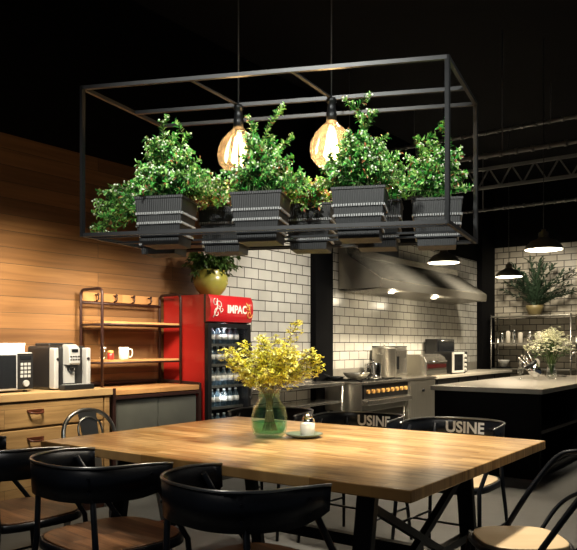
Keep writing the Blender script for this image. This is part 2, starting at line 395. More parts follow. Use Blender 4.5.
def make_chair(name, label, seatmat, text=False, ztop=.765):
    t = tag(empty(name), label, 'chair')
    sp = superell(.215, 36)
    s = MB().prism([(a-.03, b) for a, b in superell(.232, 36)], .435, .458, smooth=True).build('seat', seatmat, t, bevel=.004)
    fr = MB(); outer = [(a-.03, b) for a, b in superell(.246, 36)]; inner = [(a-.03, b) for a, b in superell(.234, 36)]; n = 36
    vs = [(a, b, .42) for a, b in outer]+[(a, b, .452) for a, b in outer]+[(a, b, .452) for a, b in inner]+[(a, b, .42) for a, b in inner]
    fs = []
    for k in range(4):
        for i in range(n): fs.append((k*n+i, k*n+(i+1) % n, ((k+1) % 4)*n+(i+1) % n, ((k+1) % 4)*n+i))
    fr.add(vs, fs, 0, True); fr.bar((-.26, 0, .427), (.2, 0, .427), .02, .01).bar((0, -.23, .427), (0, .23, .427), .02, .01)
    fr.build('seat_frame', 'chair_metal', t)
    b = MB(); band(b, ztop-.125, ztop); bo = b.build('backrest', 'chair_metal', t)
    MB().tube([rail_pt(R(-96+192*i/40), ztop-.012*(1-min(1, (20-abs(i-20))/4))**2, -.002) for i in range(41)], .0055, 8).build('rim', 'rim', bo)
    for a in (-86, -42, 42, 86):
        for dz in (.04, .09):
            p = rail_pt(R(a), ztop-dz, .0); q = rail_pt(R(a), ztop-dz, .004); MB().tube([p, q], .006, 8).build('rivet', 'chair_metal', bo)
    if text:
        vs, fs = text_faces('USINE', .090, .0028)
        def mp(v):
            phi = phi_at(v[0]-.035)
            z = ztop-.058+v[1]
            k = (ztop-z)/.125
            return rail_pt(phi, z, -.0047-.0062*k)
        lt = MB(); lt.add([mp(v) for v in vs], fs, 0); lt.build('lettering', 'letter', bo, label='pale grey stencilled letters across the inside of the backrest')
    for sy in (-1, 1):
        a = rail_pt(R(sy*43), ztop-.03, -.020)
        MB().tube([a, (-.235, sy*.217, .44), (-.285, sy*.25, 0)], [.011, .012, .010], 8).build('leg', 'chair_metal', t)
        a = rail_pt(R(sy*86), ztop-.03, -.018)
        MB().tube([a, (.06, sy*.255, .58), (.16, sy*.235, .44), (.205, sy*.255, 0)], [.011, .012, .012, .010], 8).build('leg', 'chair_metal', t)
    st = MB(); st.tube([(-.262, -.235, .2), (.185, -.246, .2)], .007, 6).tube([(-.262, .235, .2), (.185, .246, .2)], .007, 6).tube([(-.04, -.24, .2), (-.04, .24, .2)], .007, 6)
    st.build('stretcher', 'chair_metal', t)
    return t
near = make_chair('metal_armchair', 'black curved-back chair at the near table edge, closest to the right table corner', 'seatwood')
near['group'] = 'curved-back chairs on the near side of the table'
near.location = (1.87, 1.49, 0); near.rotation_euler = (0, 0, R(-9))
dup(near, None, (1.854, 2.195, 0), R(-7), 'black curved-back chair with brown seat, middle of three on the near side')
dup(near, None, (1.86, 2.85, 0), R(-4), 'black curved-back chair cut off by the left edge, brown wood seat')
far = make_chair('metal_armchair', 'black chair with pale letters inside its curved back, rightmost behind the table', 'seatcream', True)
far['group'] = 'lettered chairs on the far side of the table'
far.location = (3.66, 1.575, 0); far.rotation_euler = (0, 0, PI)
dup(far, None, (3.66, 2.20, 0), PI-R(2), 'black chair with pale letters on its back, standing in front of the kitchen range')
third = dup(far, None, (3.62, 2.84, 0), PI, 'black metal chair whose back just shows behind the glass vase')
for ch in third.children_recursive:
    if ch.name.startswith('lettering'): bpy.data.objects.remove(ch)

# angled tube chair at the right
t = tag(empty('tube_armchair', (2.705, .875, 0), R(127)), 'black bent-tube armchair with pale wood seat at bottom right corner', 'chair')
MB().prism(superell(.165, 36, r=3.), .435, .462, smooth=True).build('seat', 'seatcream', t, bevel=.006)
fr = MB(); outer = superell(.174, 36, r=3.); fr.tube([(a, b, .437) for a, b in outer], .011, 8, closed=True)
fr.build('seat_frame', 'chair_metal', t)
def bez(ps, n=6):
    out = []
    P = [Vector(p) for p in ps]
    for i in range(len(P)-1):
        a = P[max(i-1, 0)]; b = P[i]; c = P[i+1]; d = P[min(i+2, len(P)-1)]
        for k in range(n):
            u = k/n; out.append(.5*((2*b)+(c-a)*u+(2*a-5*b+4*c-d)*u*u+(3*b-a-3*c+d)*u**3))
    out.append(P[-1]); return out
MB().tube(bez([(.0, .18, .44), (-.11, .195, .60), (-.22, .19, .735), (-.285, .15, .765), (-.315, .08, .772), (-.322, 0, .774), (-.315, -.08, .772), (-.285, -.15, .765), (-.22, -.19, .735), (-.11, -.195, .60), (.0, -.18, .44)]), .0115, 10).build('backrest', 'chair_metal', t)
MB().tube(bez([(-.14, .16, .44), (-.23, .19, .54), (-.30, .14, .60), (-.325, 0, .61), (-.30, -.14, .60), (-.23, -.19, .54), (-.14, -.16, .44)]), .009, 8).build('lower_rail', 'chair_metal', t)
for sx in (-1, 1):
    for sy in (-1, 1):
        MB().tube([(sx*.145, sy*.16, .44), (sx*.20, sy*.22, 0)], .0115, 8).build('leg', 'chair_metal', t)
for sy in (-1, 1): MB().tube([(-.172, sy*.19, .2), (.172, sy*.19, .2)], .007, 6).build('stretcher', 'chair_metal', t)

# gunmetal bistro chair at the far left end
M['gun'] = mat('gunmetal', (.34, .35, .35), .3, .95, .2, 9)
t = tag(empty('bistro_chair', (2.665, 3.18, 0), R(-90)), 'grey gunmetal bistro chair with arched back in front of the pine sideboard', 'chair')
MB().prism(superell(.18, 36, r=5), .44, .455, smooth=True).build('seat', 'gun', t, bevel=.005)
MB().prism(superell(.182, 36, r=5), .405, .44, smooth=True).build('apron', 'gun', t)
bk = []
for i in range(21):
    q = PI*i/20; y = .185*math.cos(q); zz = .64+.172*math.sin(q)**.75
    bk.append((-.18-.10*(zz-.44)/.4, y, zz))
bk = [(-.165, .165, .44), (-.20, .182, .56)]+bk+[(-.20, -.182, .56), (-.165, -.165, .44)]
MB().tube(bk, .0125, 10).build('back_frame', 'gun', t)
vs = []; 
sl = MB()
for s_ in (0,):
    pts = []
    for i in range(9):
        z = .44+.36*i/8; w = .045+.02*(i/8); pts.append((-.172-.10*(z-.44)/.4, w, z))
    vs = [(x, w, z) for x, w, z in pts]+[(x, -w, z) for x, w, z in pts]+[(x-.004, w, z) for x, w, z in pts]+[(x-.004, -w, z) for x, w, z in pts]
    fs = []
    for i in range(8):
        fs += [(i, i+1, 10+i, 9+i), (18+i, 27+i, 28+i, 19+i), (i, 18+i, 19+i, i+1), (9+i, 10+i, 28+i, 27+i)]
    sl.add(vs, fs)
sl.build('splat', 'gun', t)
hs = MB()
ring = []
for i in range(13):
    q = PI*i/12; z = .70+.07*math.sin(q); ring.append((-.168-.10*(z-.44)/.4, .085*math.cos(q), z))
hs.tube([(-.2, .085, .60)]+ring+[(-.2, -.085, .60)], .006, 8); hs.build('inner_hoop', 'gun', t)
for sx in (-1, 1):
    for sy in (-1, 1):
        MB().bar((sx*.16, sy*.16, .43), (sx*.22, sy*.21, 0), .035, .02).build('leg', 'gun', t, bevel=.004)

# ------------------------------------------------------------------ foliage helpers
def stems_plant(rng, tips, root, leafL=.025, leafW=.0095, dens=.0095, mats=('leafD', 'leafM', 'leafL', 'leafR'), ruddy=.05, side=2, bud=.7):
    fol = MB(); st = MB(); bd = MB()
    def branch(a, b, c, r, depth, L):
        n = max(4, int(L/dens)); pts = []
        for i in range(n+1):
            u = i/n; pts.append(a*(1-u)**2+b*2*u*(1-u)+c*u*u)
        st.tube(pts[::max(1, n//5)]+[pts[-1]], r, 4, caps=False)
        for i in range(int(n*.22) if depth == 0 else 1, n+1):
            p = pts[i]; tdir = (pts[i]-pts[i-1]).normalized()
            for k in range(3):
                q = rng.uniform(0, 2*PI)
                x = tdir.cross(Vector((math.cos(q), math.sin(q), .31))).normalized()
                d = (x*rng.uniform(.6, 1)+tdir*rng.uniform(.3, .9)).normalized()
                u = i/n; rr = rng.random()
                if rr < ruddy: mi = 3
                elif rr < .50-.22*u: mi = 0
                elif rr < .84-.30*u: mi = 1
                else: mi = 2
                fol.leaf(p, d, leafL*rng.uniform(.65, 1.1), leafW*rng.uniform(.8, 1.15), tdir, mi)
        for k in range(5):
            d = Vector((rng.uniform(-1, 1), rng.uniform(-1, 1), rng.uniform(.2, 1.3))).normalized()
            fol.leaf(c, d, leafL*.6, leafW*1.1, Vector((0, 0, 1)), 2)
        if rng.random() < bud:
            for k in range(rng.randint(2, 5)):
                o = Vector((rng.uniform(-1, 1), rng.uniform(-1, 1), rng.uniform(-.3, 1)))*leafL*.55
                fol.ball(c+o, leafL*rng.uniform(.12, .19), 4, 5)
        if depth < 1:
            for k in range(side):
                u = rng.uniform(.35, .95); i = int(u*n); p = pts[i]
                d = Vector((rng.uniform(-1, 1), rng.uniform(-1, 1), rng.uniform(.1, 1.1))).normalized()
                l2 = rng.uniform(.035, .08)*(leafL/.024)
                branch(p, p+d*l2*.5+Vector((0, 0, l2*.1)), p+d*l2, r*.7, 1, l2)
    for tip in tips:
        c = Vector(tip); a = Vector(root)+Vector((rng.uniform(-.06, .06), rng.uniform(-.05, .05), 0))
        h = max(c.z-a.z, .05)
        b = Vector((a.x+(c.x-a.x)*.25, a.y+(c.y-a.y)*.25, a.z+h*.75+.02))
        L = (c-a).length*1.08
        branch(a, b, c, .0016, 0, L)
    return fol, st, bd

# ------------------------------------------------------------------ hanging planter lamp
def cam2w(X, z): return Vector((X*.5906+z*.807, -X*.807+z*.5906, 0))
FL = cam2w(-.824, 2.80); A_ = cam2w(1.392, -.30); B_ = cam2w(.23, .485)
Aang = math.atan2(A_.y, A_.x)
ZB, ZT = 1.640, 2.228
def bp(s, t_, z): p = FL+A_*s+B_*t_; return Vector((p.x, p.y, z))
lamp = tag(empty('planter_pendant_lamp', bp(.5, .5, 0)), 'black open metal box frame lamp hung over the table, holding planters and two bulbs', 'pendant lamp')
O = bp(.5, .5, 0)
def lp(s, t_, z): return bp(s, t_, z)-O
W_ = .0145
fr = MB()
for z in (ZB, ZT):
    for a, b in (((0, 0), (1, 0)), ((1, 0), (1, 1)), ((1, 1), (0, 1)), ((0, 1), (0, 0))): fr.bar(lp(*a, z), lp(*b, z), W_)
for a in ((0, 0), (1, 0), (1, 1), (0, 1)): fr.bar(lp(*a, ZB-W_/2), lp(*a, ZT+W_/2), W_+.001)
fr.build('frame', 'frame', lamp)
TM = .62
MB().bar(lp(0, TM, ZT), lp(1, TM, ZT), .015).build('mid_bar', 'frame', lamp)
pr = MB()
for t_ in (.088, .381, .593, .886): MB().bar(lp(0, t_, 1.636), lp(1, t_, 1.636), .008).build('planter_rail', 'black', lamp)
bulb_s = []
for px in (238, 331):
    r = (px-288)/700; X0, Z0 = -.824+.23*TM, 2.80+.485*TM
    bulb_s.append((r*Z0-X0)/(1.392+.30*r))
for s0 in bulb_s:
    MB().bar(lp(s0-.02, 0, ZT), lp(s0, TM, ZT), .014, .006).build('cross_bar', 'frame', lamp)
    p = lp(s0, TM, 0)
    MB().tube([(p.x, p.y, ZT), (p.x, p.y, 4.2)], .0035, 6).lathe([(.045, 4.17), (.045, 4.2)], 16, (p.x, p.y, 0)).build('hanging_rod', 'frame', lamp)
    sk = MB().lathe([(.008, 0), (.020, -.004), (.022, -.02), (.017, -.024), (.019, -.06), (.022, -.064), (.0215, -.098), (.016, -.1)], 20, (p.x, p.y, ZT+.003)).build('lamp_socket', 'black', lamp)
    MB().tube([(p.x, p.y, ZT-.005), (p.x, p.y, ZT+.008)], .009, 10).build('chrome_nut', 'chrome', sk, label='shiny chrome nut')
    zt = ZT-.088
    prof = [(.018, 0), (.024, -.014), (.044, -.034), (.068, -.062), (.084, -.098), (.088, -.130), (.081, -.163), (.060, -.190), (.030, -.205), (.0005, -.208)]
    # ribbed amber globe
    gl = MB(); n = 40; vs = []
    for rr, z in prof:
        for j in range(n):
            q = 2*PI*j/n; k = 1+.045*math.sin(q*9)*min(1, rr/.05); vs.append((p.x+rr*k*math.cos(q), p.y+rr*k*math.sin(q), zt+z))
    fs = [(i*n+j, i*n+(j+1) % n, (i+1)*n+(j+1) % n, (i+1)*n+j) for i in range(len(prof)-1) for j in range(n)]
    gl.add(vs, fs, 0, True)
    b = gl.build('bulb', 'glassamber', lamp, label='big ribbed amber glass bulb')
    fl = MB()
    hot = s0 > .5
    for k in range(6):
        q = 2*PI*k/6
        fl.tube([(p.x+.012*math.cos(q), p.y+.012*math.sin(q), zt-.05), (p.x+.030*math.cos(q), p.y+.030*math.sin(q), zt-.15), (p.x+.012*math.cos(q+.5), p.y+.012*math.sin(q+.5), zt-.175)], .0028 if hot else .0022, 5)
    fl.build('filament', 'filament', b)

# planter pots
PS = .90
def make_pot():
    mb = MB(); te = [MB(), MB(), MB()]
    def ring(hw0, hw1, z0, z1):
        vs = [(x*hw0, y*hw0*.92, z0) for x, y in ((-1, -1), (1, -1), (1, 1), (-1, 1))]+[(x*hw1, y*hw1*.92, z1) for x, y in ((-1, -1), (1, -1), (1, 1), (-1, 1))]
        mb.add(vs, [(3, 2, 1, 0), (4, 5, 6, 7), (0, 1, 5, 4), (1, 2, 6, 5), (2, 3, 7, 6), (3, 0, 4, 7)])
    ring(.077, .080, 0, .045); ring(.083, .086, .045, .058)
    ring(.083, .088, .058, .092); ring(.0905, .0925, .092, .135); ring(.095, .099, .135, .208)
    mb.box(-.102, .102, -.094, -.086, .2, .212).box(-.102, .102, .086, .094, .2, .212).box(-.102, -.094, -.086, .086, .2, .212).box(.094, .102, -.086, .086, .2, .212)
    for ti, (z, hw) in enumerate(((.042, .0835), (.089, .0905), (.131, .095))):
        n = 20; tt = te[ti]; SS=1
        for i in range(n):
            u = -hw+2*hw*(i+.5)/n; w = hw/n*.55
            for s_ in (-1, 1):
                tt.box(u-w, u+w, s_*hw*.92-.0045, s_*hw*.92+.0045, z, z+.010)
                tt.box(s_*hw-.0045, s_*hw+.0045, (u-w)*.92, (u+w)*.92, z, z+.010)
    for b_ in [mb]+te: b_.v = [(x, y, z*PS) for x, y, z in b_.v]
    return mb, te
pots = []
pot_meshes = None
POTZ = 1.600
front = [(.212, .055), (.491, .055), (.767, .055)]
back = [(.085, .56), (.29, .56), (.555, .56), (.755, .56), (.925, .56)]
names = ['front row left', 'front row middle, beside the left bulb', 'front row right, beside the right bulb',
         'back row far left, drooping over the frame', 'back row between left and middle planters', 'back row between middle and right planters',
         'back row hidden behind the right one', 'back row far right end']
def at_px(px, s, t_):
    return None
rng = random.Random(5)
# tip lists: lateral offset along the row, depth offset, height above soil
def rnd_tips(rng, n, w, d, h, cx=0):
    out = []
    for i in range(n):
        x = rng.gauss(0, .5)*w; x = max(-w, min(w, x)); y = rng.uniform(-d, d)
        hh = h*(1-.75*(abs(x)/w)**1.2)*rng.uniform(.25, 1.0)
        out.append((x+cx, y, .2+hh))
    return out
spec = [
 dict(tips=[(-.02, 0, .52), (.03, .02, .47), (-.07, .02, .43), (.09, 0, .46), (.13, .02, .36), (-.11, -.03, .35), (.02, -.04, .42), (.17, .03, .31), (.0, -.09, .28), (-.06, -.1, .27), (-.05, -.13, .22), (.05, -.11, .25), (.16, -.05, .25), (.2, 0, .24)], n=52, w=.19, h=.22),
 dict(tips=[(.09, 0, .545), (-.03, 0, .48), (.035, .03, .44), (.12, .02, .43), (-.07, .0, .35), (.13, -.02, .34), (.17, 0, .27), (-.1, -.04, .29), (.0, -.09, .30), (-.06, -.1, .28), (.07, -.1, .28), (.19, -.06, .23), (.15, -.08, .23)], n=50, w=.18, h=.20),
 dict(tips=[(-.03, 0, .54), (.06, 0, .50), (.015, .02, .45), (.10, .02, .41), (-.065, 0, .40), (.14, 0, .33), (.17, -.02, .27), (-.06, -.04, .33), (-.04, -.09, .29), (.04, -.1, .30), (.11, -.1, .27), (-.11, -.05, .23), (.16, -.08, .24)], n=50, w=.17, h=.21),
 dict(tips=[(.02, .03, .4), (-.16, -.10, .30), (-.20, -.16, .26), (-.22, -.2, .2), (-.20, -.22, .26), (-.19, -.27, .21), (-.15, -.25, .25), (-.21, -.2, .21), (-.19, -.25, .16), (-.17, -.28, .11), (-.2, -.26, .09), (-.16, -.22, .08), (-.2, -.22, .11), (-.1, -.05, .29), (-.02, 0, .36), (.05, 0, .34), (.1, 0, .3), (-.2, -.17, .16), (-.21, -.26, .10), (-.16, -.18, .2), (-.19, -.27, .07)], n=12, w=.16, h=.12),
 dict(tips=[(-.05, 0, .31), (.03, 0, .28), (.08, -.05, .24), (-.1, -.05, .27), (0, -.12, .21), (-.06, -.13, .20), (.09, -.1, .2)], n=14, w=.14, h=.08, ruddy=.3),
 dict(tips=[(-.06, -.02, .29), (.03, 0, .24), (.06, -.05, .23), (-.1, -.05, .25), (0, -.12, .22), (-.06, -.14, .20), (.05, -.13, .18), (.0, -.16, .17)], n=14, w=.14, h=.06, ruddy=.28),
 dict(tips=[(.02, 0, .42), (.07, 0, .38), (.1, -.04, .30)], n=12, w=.12, h=.14, ruddy=.1),
 dict(tips=[(.03, -.02, .52), (.0, 0, .44), (-.08, 0, .47), (.06, .02, .40), (-.11, 0, .38), (.08, -.03, .34), (-.03, -.05, .37), (.08, -.06, .27), (.02, -.08, .28), (-.05, -.08, .27), (-.12, -.04, .28)], n=36, w=.14, h=.22),
]
for i, (s0, t_) in enumerate(front+back):
    th = .094
    c = bp(s0, t_, POTZ)+Vector((-math.sin(Aang), math.cos(Aang), 0))*th
    e = tag(empty('potted_plant', c, Aang), 'leafy green plant in black stepped planter, '+names[i], 'potted plant', 'planters in the hanging box lamp')
    if pot_meshes is None:
        mb, te = make_pot(); a = mb.build('pot', 'pot', e, bevel=.001, seg=1); b = [q_.build('pot_trim', 'tooth', a, label='pale notched trim row') for q_ in te]
        so = MB().box(-.093, .093, -.086, .086, .17, .1885).build('soil', 'soil', e); pot_meshes = (a, so)
    else:
        dup(pot_meshes[0], e); dup(pot_meshes[1], e)
    sp_ = spec[i]
    tips = [(x_, y_, z_-.012) for x_, y_, z_ in sp_['tips']]+rnd_tips(rng, sp_['n'], sp_['w'], .11, sp_['h'])
    fol, st, bd = stems_plant(rng, tips, (0, 0, .185), ruddy=sp_.get('ruddy', .04))
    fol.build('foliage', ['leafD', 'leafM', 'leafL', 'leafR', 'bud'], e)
    st.build('stem', 'twig', e)

# ------------------------------------------------------------------ pine sideboard
SBY = 4.13
sb = tag(empty('sideboard', (2.55, SBY+.265, 0)), 'pale pine sideboard with dark drawer handles along the plank wall', 'sideboard')
w0, w1, d0, d1 = -1.05, .87, -.265, .265
MB().box(w0+.02, w1-.02, d0+.025, d1, .06, .83).build('body', 'board', sb)
MB().box(w0, w1, d0-.015, d1, .83, .88).build('sideboard_top', 'boardtop', sb, bevel=.004)
MB().box(w0+.03, w1-.03, d0+.05, d1-.02, 0, .06).build('plinth', 'walnut', sb)
MB().box(w1-.065, w1-.02, d0+.0, d0+.025, .06, .83).build('corner_post', 'board', sb, bevel=.002)
MB().box(w0+.02, w0+.065, d0, d0+.025, .06, .83).build('corner_post', 'board', sb, bevel=.002)
def bail(parent, x, z, w=.1):
    MB().tube(bez([(x-w/2, d0-.008, z), (x-w/2+.01, d0-.03, z-.006), (x, d0-.034, z-.010), (x+w/2-.01, d0-.03, z-.006), (x+w/2, d0-.008, z)], 4), .008, 8).box(x-w/2-.012, x+w/2+.012, d0-.010, d0-.002, z+.002, z+.016).build('handle', 'walnut', parent)
for k, (a, b) in enumerate(((-.97, -.2), (-.18, .79))):
    for z0, z1, ty in ((.655, .815, 'drawer'), (.46, .64, 'drawer'), (.08, .445, 'cabinet_door')):
        dr = MB().box(a, b, d0-.002, d0+.024, z0, z1).build(ty, 'board', sb, bevel=.004)
        if ty == 'drawer': bail(dr, (a+b)/2-.08 if k else (a+b)/2, (z0+z1)/2+.02)
        else: bail(dr, b-.1 if k == 0 else a+.1, z1-.1)

# microwave on the sideboard
mw = tag(empty('microwave', (2.56, 4.42, .88)), 'black microwave with steel trim on the sideboard, under a white box', 'microwave')
MB().box(-.29, .29, -.15, .20, .012, .27).build('housing', 'silver', mw, bevel=.006)
d = MB().box(-.285, .165, -.165, -.15, .02, .262).build('door', 'silver', mw, bevel=.002)
MB().box(-.27, .155, -.168, -.165, .03, .252).build('window', 'darkglass', d)
cp = MB().box(.17, .285, -.163, -.15, .02, .262).build('control_panel', 'blackplastic', mw, bevel=.002)
bt = MB(); 
for r_ in range(4):
    for c_ in range(3): bt.box(.188+c_*.028, .208+c_*.028, -.166, -.163, .10+r_*.027, .118+r_*.027)
bt.build('buttons', 'silver', cp)
MB().box(.185, .27, -.166, -.163, .222, .245).build('display', 'darkglass', cp)
kn = MB(); 
vs_f = lambda a, b, c: (a, c, b)
kn.prism([(.228+.022*math.cos(2*PI*i/18), .06+.022*math.sin(2*PI*i/18)) for i in range(18)], -.175, -.163, 0, vs_f); kn.build('knob', 'silver', cp)
ft = MB()
for sx in (-.25, .25):
    for sy in (-.12, .16): MB().lathe([(.015, 0), (.015, .013)], 10, (sx, sy, 0)).build('foot', 'blackplastic', mw)
tb = MB().box(-.09, .09, -.05, .06, 0, .058).box(-.093, .093, -.053, .063, .045, .062).build('paper_box', 'white', None, bevel=.003)
tag(tb, 'flat white paper box lying on top of the microwave', 'box', loc=(2.725, 4.36, 1.15))

# coffee machine
cm = tag(empty('coffee_machine', (3.15, 4.36, .88)), 'silver and black automatic coffee machine on the sideboard', 'coffee machine')
MB().box(-.155, .155, -.08, .20, .0, .315).build('housing', 'blackplastic', cm, bevel=.02, seg=3)
for s_ in (-1, 1):
    pnl = MB().box(s_*.138-.019, s_*.138+.019, -.135, -.07, .01, .30).build('side_panel', 'silver', cm, bevel=.01, seg=3)
    k2 = MB(); k2.prism([(s_*.13+.011*math.cos(2*PI*i/14), .22+.011*math.sin(2*PI*i/14)) for i in range(14)], -.141, -.135, 0, vs_f); k2.build('button', 'blackplastic', pnl)
hd = MB(); hd.prism([(-.135, .31), (-.15, .30), (-.158, .19), (-.145, .175), (-.07, .175), (-.07, .325), (-.11, .325)], -.046, .046, 0, lambda a, b, c: (c, a, b)); hd = hd.build('brew_head', 'silver', cm, bevel=.006)
MB().box(-.025, .025, -.158, -.15, .268, .29).build('display', 'darkglass', hd)
bt = MB()
for r_ in range(2):
    for c_ in range(4): bt.box(-.04+c_*.022, -.028+c_*.022, -.160, -.154, .21+r_*.022, .22+r_*.022)
bt.build('buttons', 'blackplastic', hd)
MB().box(-.046, .046, -.09, -.078, .045, .175).build('back_splash', 'silver', cm)
MB().tube([(-.012, -.12, .135), (-.012, -.12, .178)], .006, 8).tube([(.012, -.12, .135), (.012, -.12, .178)], .006, 8).box(-.03, .03, -.14, -.10, .155, .178).build('spout', 'blackplastic', cm)
dt = MB().box(-.12, .135, -.20, -.136, .0, .038).build('drip_tray', 'blackplastic', cm, bevel=.006)
gr = MB()
for k in range(9): gr.box(-.1+k*.025, -.093+k*.025, -.19, -.14, .038, .041)
gr.build('grille', 'silver', dt)
bh = MB(); bh.box(-.11, .11, .0, .17, .31, .335); bh.build('bean_hopper', 'blackplastic', cm, bevel=.01)

# grey cabinet with pipe frame beside the sideboard
gc = tag(empty('grey_cabinet', (3.93, 4.40, 0)), 'low cabinet with grey slate panels, black frame and wood top beside the red fridge', 'cabinet')
MB().box(-.45, .45, -.21, .25, .08, .80).build('body', 'slate', gc)
fr = MB()
for sx in (-.465, .465):
    for y in (-.235, .255): fr.bar((sx, y, 0), (sx, y, .875), .028)
for z in (.09, .80): fr.bar((-.465, -.235, z), (.465, -.235, z), .026)
fr.bar((-.465, -.235, .80), (-.465, .255, .80), .026).bar((.465, -.235, .80), (.465, .255, .80), .026)
fr.bar((-.465, .262, .885), (.465, .262, .885), .026).bar((.465, -.235, .868), (.465, .262, .885), .026)
fr.build('frame', 'rackmetal', gc, bevel=.003)
MB().box(-.45, .45, -.25, .235, .82, .86).build('cabinet_top', 'shelfwood', gc, bevel=.004)
for a, b in ((-.44, -.005), (.005, .44)):
    MB().box(a, b, -.222, -.21, .115, .775).build('door', 'slate', gc, bevel=.003)

# shelf hutch on the cabinet
rk = tag(empty('shelf_rack', (3.95, 4.50, .86)), 'dark red-black pipe shelf rack with two wood shelves and hook rail on plank wall', 'shelf rack')
RW = .425
for sx in (-1, 1):
    pth = [(sx*RW, -.13, 0), (sx*RW, -.13, .72)]+[(sx*RW, -.13+.04*(1-math.cos(R(a))), .74+.04*math.sin(R(a))) for a in range(0, 91, 15)]+[(sx*RW, .13-.04*(1-math.cos(R(a))), .74+.04*math.sin(R(a))) for a in range(90, -1, -15)]+[(sx*RW, .13, .72), (sx*RW, .13, 0)]
    sf = MB(); sf.tube(pth, .0115, 8)
    for z in (.20, .50): sf.tube([(sx*RW, -.13, z), (sx*RW, .13, z)], .009, 8)
    sf.build('side_frame', 'rackmetal', rk)
for z in (.205, .51):
    MB().box(-RW+.008, RW-.008, -.125, .125, z, z+.018).build('shelf', 'shelfwood', rk, bevel=.002)
    for y in (-.13, .13): MB().tube([(-RW, y, z-.006), (RW, y, z-.006)], .008, 8).build('shelf_rail', 'rackmetal', rk)
MB().tube([(-RW, .12, .68), (RW, .12, .68)], .009, 8).build('top_rail', 'rackmetal', rk)
hr = MB().box(-RW+.01, RW-.01, .135, .15, .695, .765).build('hook_board', 'shelfwood', rk, bevel=.002)
for k in range(4):
    x = -.28+k*.19
    MB().tube(bez([(x, .135, .75), (x, .10, .745), (x, .092, .725), (x, .10, .705), (x, .125, .70)], 3), .006, 6).ball((x, .098, .752), .012, 0, 8).build('hook', 'rackmetal', hr)

def mug(name, loc, r, h, m, label, cat, rz=0, handle=True):
    e = tag(empty(name, loc, rz), label, cat)
    MB().lathe([(r*.8, 0), (r*.95, .006), (r, h*.4), (r, h), (r*.9, h), (r*.88, h*.2), (.0005, h*.12)], 24).build('cup_body', m, e)
    if handle: MB().tube(bez([(r*.95, 0, h*.82), (r*1.5, 0, h*.8), (r*1.65, 0, h*.5), (r*1.4, 0, h*.22), (r*.92, 0, h*.2)], 4), r*.12, 8).build('handle', m, e)
    return e
mug('mug', (3.80, 4.44, 1.083), .042, .10, 'cream', 'cream coffee mug on the lower shelf of the pipe rack', 'mug', R(-35))
jar = tag(empty('spice_jar', (3.69, 4.47, 1.083)), 'small red-brown jar on the rack shelf left of the cream mug', 'jar')
MB().lathe([(.024, 0), (.027, .006), (.027, .045), (.02, .055)], 16).build('jar_body', 'red', jar)
MB().lathe([(.022, .055), (.022, .07), (.001, .073)], 16).build('lid', 'gold', jar)
jar2 = tag(empty('glass_jar', (3.61, 4.46, 1.083)), 'clear glass jar at the left end of the lower rack shelf', 'jar')
MB().lathe([(.028, 0), (.032, .006), (.032, .075), (.022, .085)], 18).build('jar_body', 'glassclear', jar2)
MB().lathe([(.024, .085), (.024, .1), (.001, .102)], 16).build('lid', 'silver', jar2)

# ------------------------------------------------------------------ red drinks fridge
FX0, FX1, FY0, FY1, FH = 4.46, 5.04, 4.12, 4.67, 1.64
fw = FX1-FX0
fg = tag(empty('drinks_fridge', ((FX0+FX1)/2, FY0, 0)), 'tall red glass-door drinks fridge against the tiled wall', 'fridge')
hw = fw/2; dp = FY1-FY0
body = MB().box(-hw, -hw+.03, .05, dp, .05, FH).box(hw-.03, hw, .05, dp, .05, FH).box(-hw+.03, hw-.03, dp-.03, dp, .05, FH).box(-hw+.03, hw-.03, .05, dp-.03, FH-.25, FH).box(-hw+.03, hw-.03, .05, dp-.03, .05, .22)
body.build('cabinet_body', 'red', fg, bevel=.003)
MB().box(-hw+.03, -hw+.034, .055, dp-.03, .22, FH-.25).box(hw-.034, hw-.03, .055, dp-.03, .22, FH-.25).box(-hw+.034, hw-.034, dp-.036, dp-.03, .22, FH-.25).build('lining', 'blackplastic', fg)
# bowed header sign
sg = MB()
prof = [(.05, FH-.24), (.0, FH-.235), (-.022, FH-.18), (-.028, FH-.12), (-.022, FH-.05), (0, FH-.002), (.05, FH)]
sg.prism(prof, -hw, hw, 0, lambda a, b, c: (c, a, b), True)
sg = sg.build('header_sign', 'redsign', fg, bevel=.002)
MB().box(-hw-.002, hw+.002, .03, .052, FH-.245, FH-.0).build('sign_trim', 'blackplastic', sg)
vs, fs = text_faces('IMPAC', .115, .004)
def sy_(z):
    for (y0, z0), (y1, z1) in zip(prof, prof[1:]):
        if z0 <= z <= z1: return y0+(y1-y0)*(z-z0)/(z1-z0)
    return 0
MB().add([(v[0]*.80+.06, sy_(FH-.125+v[1]*.85)-.0045, FH-.125+v[1]*.85) for v in vs], fs).build('lettering', 'signwhite', sg, label='white bold capital letters')
orn = MB(); org = MB()
def scroll(mb, cx, cz, r, a0, turns, w, flip=1):
    pts = []
    for i in range(22):
        u = i/21; a = a0+flip*turns*2*PI*u; rr = r*(1-.75*u); z = cz+rr*math.sin(a); pts.append((cx+rr*math.cos(a), sy_(z)-.004, z))
    mb.tube(pts, w, 5)
scroll(orn, -.21, FH-.16, .05, 0, 1.1, .0045); scroll(orn, -.18, FH-.09, .04, PI, 1.0, .004, -1); scroll(orn, -.225, FH-.07, .035, PI/2, .9, .004)
scroll(orn, -.15, FH-.13, .03, PI/2, 1., .004); orn.tube([(-.25, sy_(FH-.2)-.004, FH-.2), (-.21, sy_(FH-.12)-.004, FH-.12), (-.2, sy_(FH-.04)-.004, FH-.035)], .005, 5)
scroll(org, .235, FH-.16, .04, 0, 1., .0045, -1); scroll(org, .215, FH-.09, .035, PI, 1., .0045)
org.tube([(.19, sy_(FH-.06)-.004, FH-.06), (.225, sy_(FH-.1)-.004, FH-.1), (.255, sy_(FH-.17)-.004, FH-.17)], .006, 5)
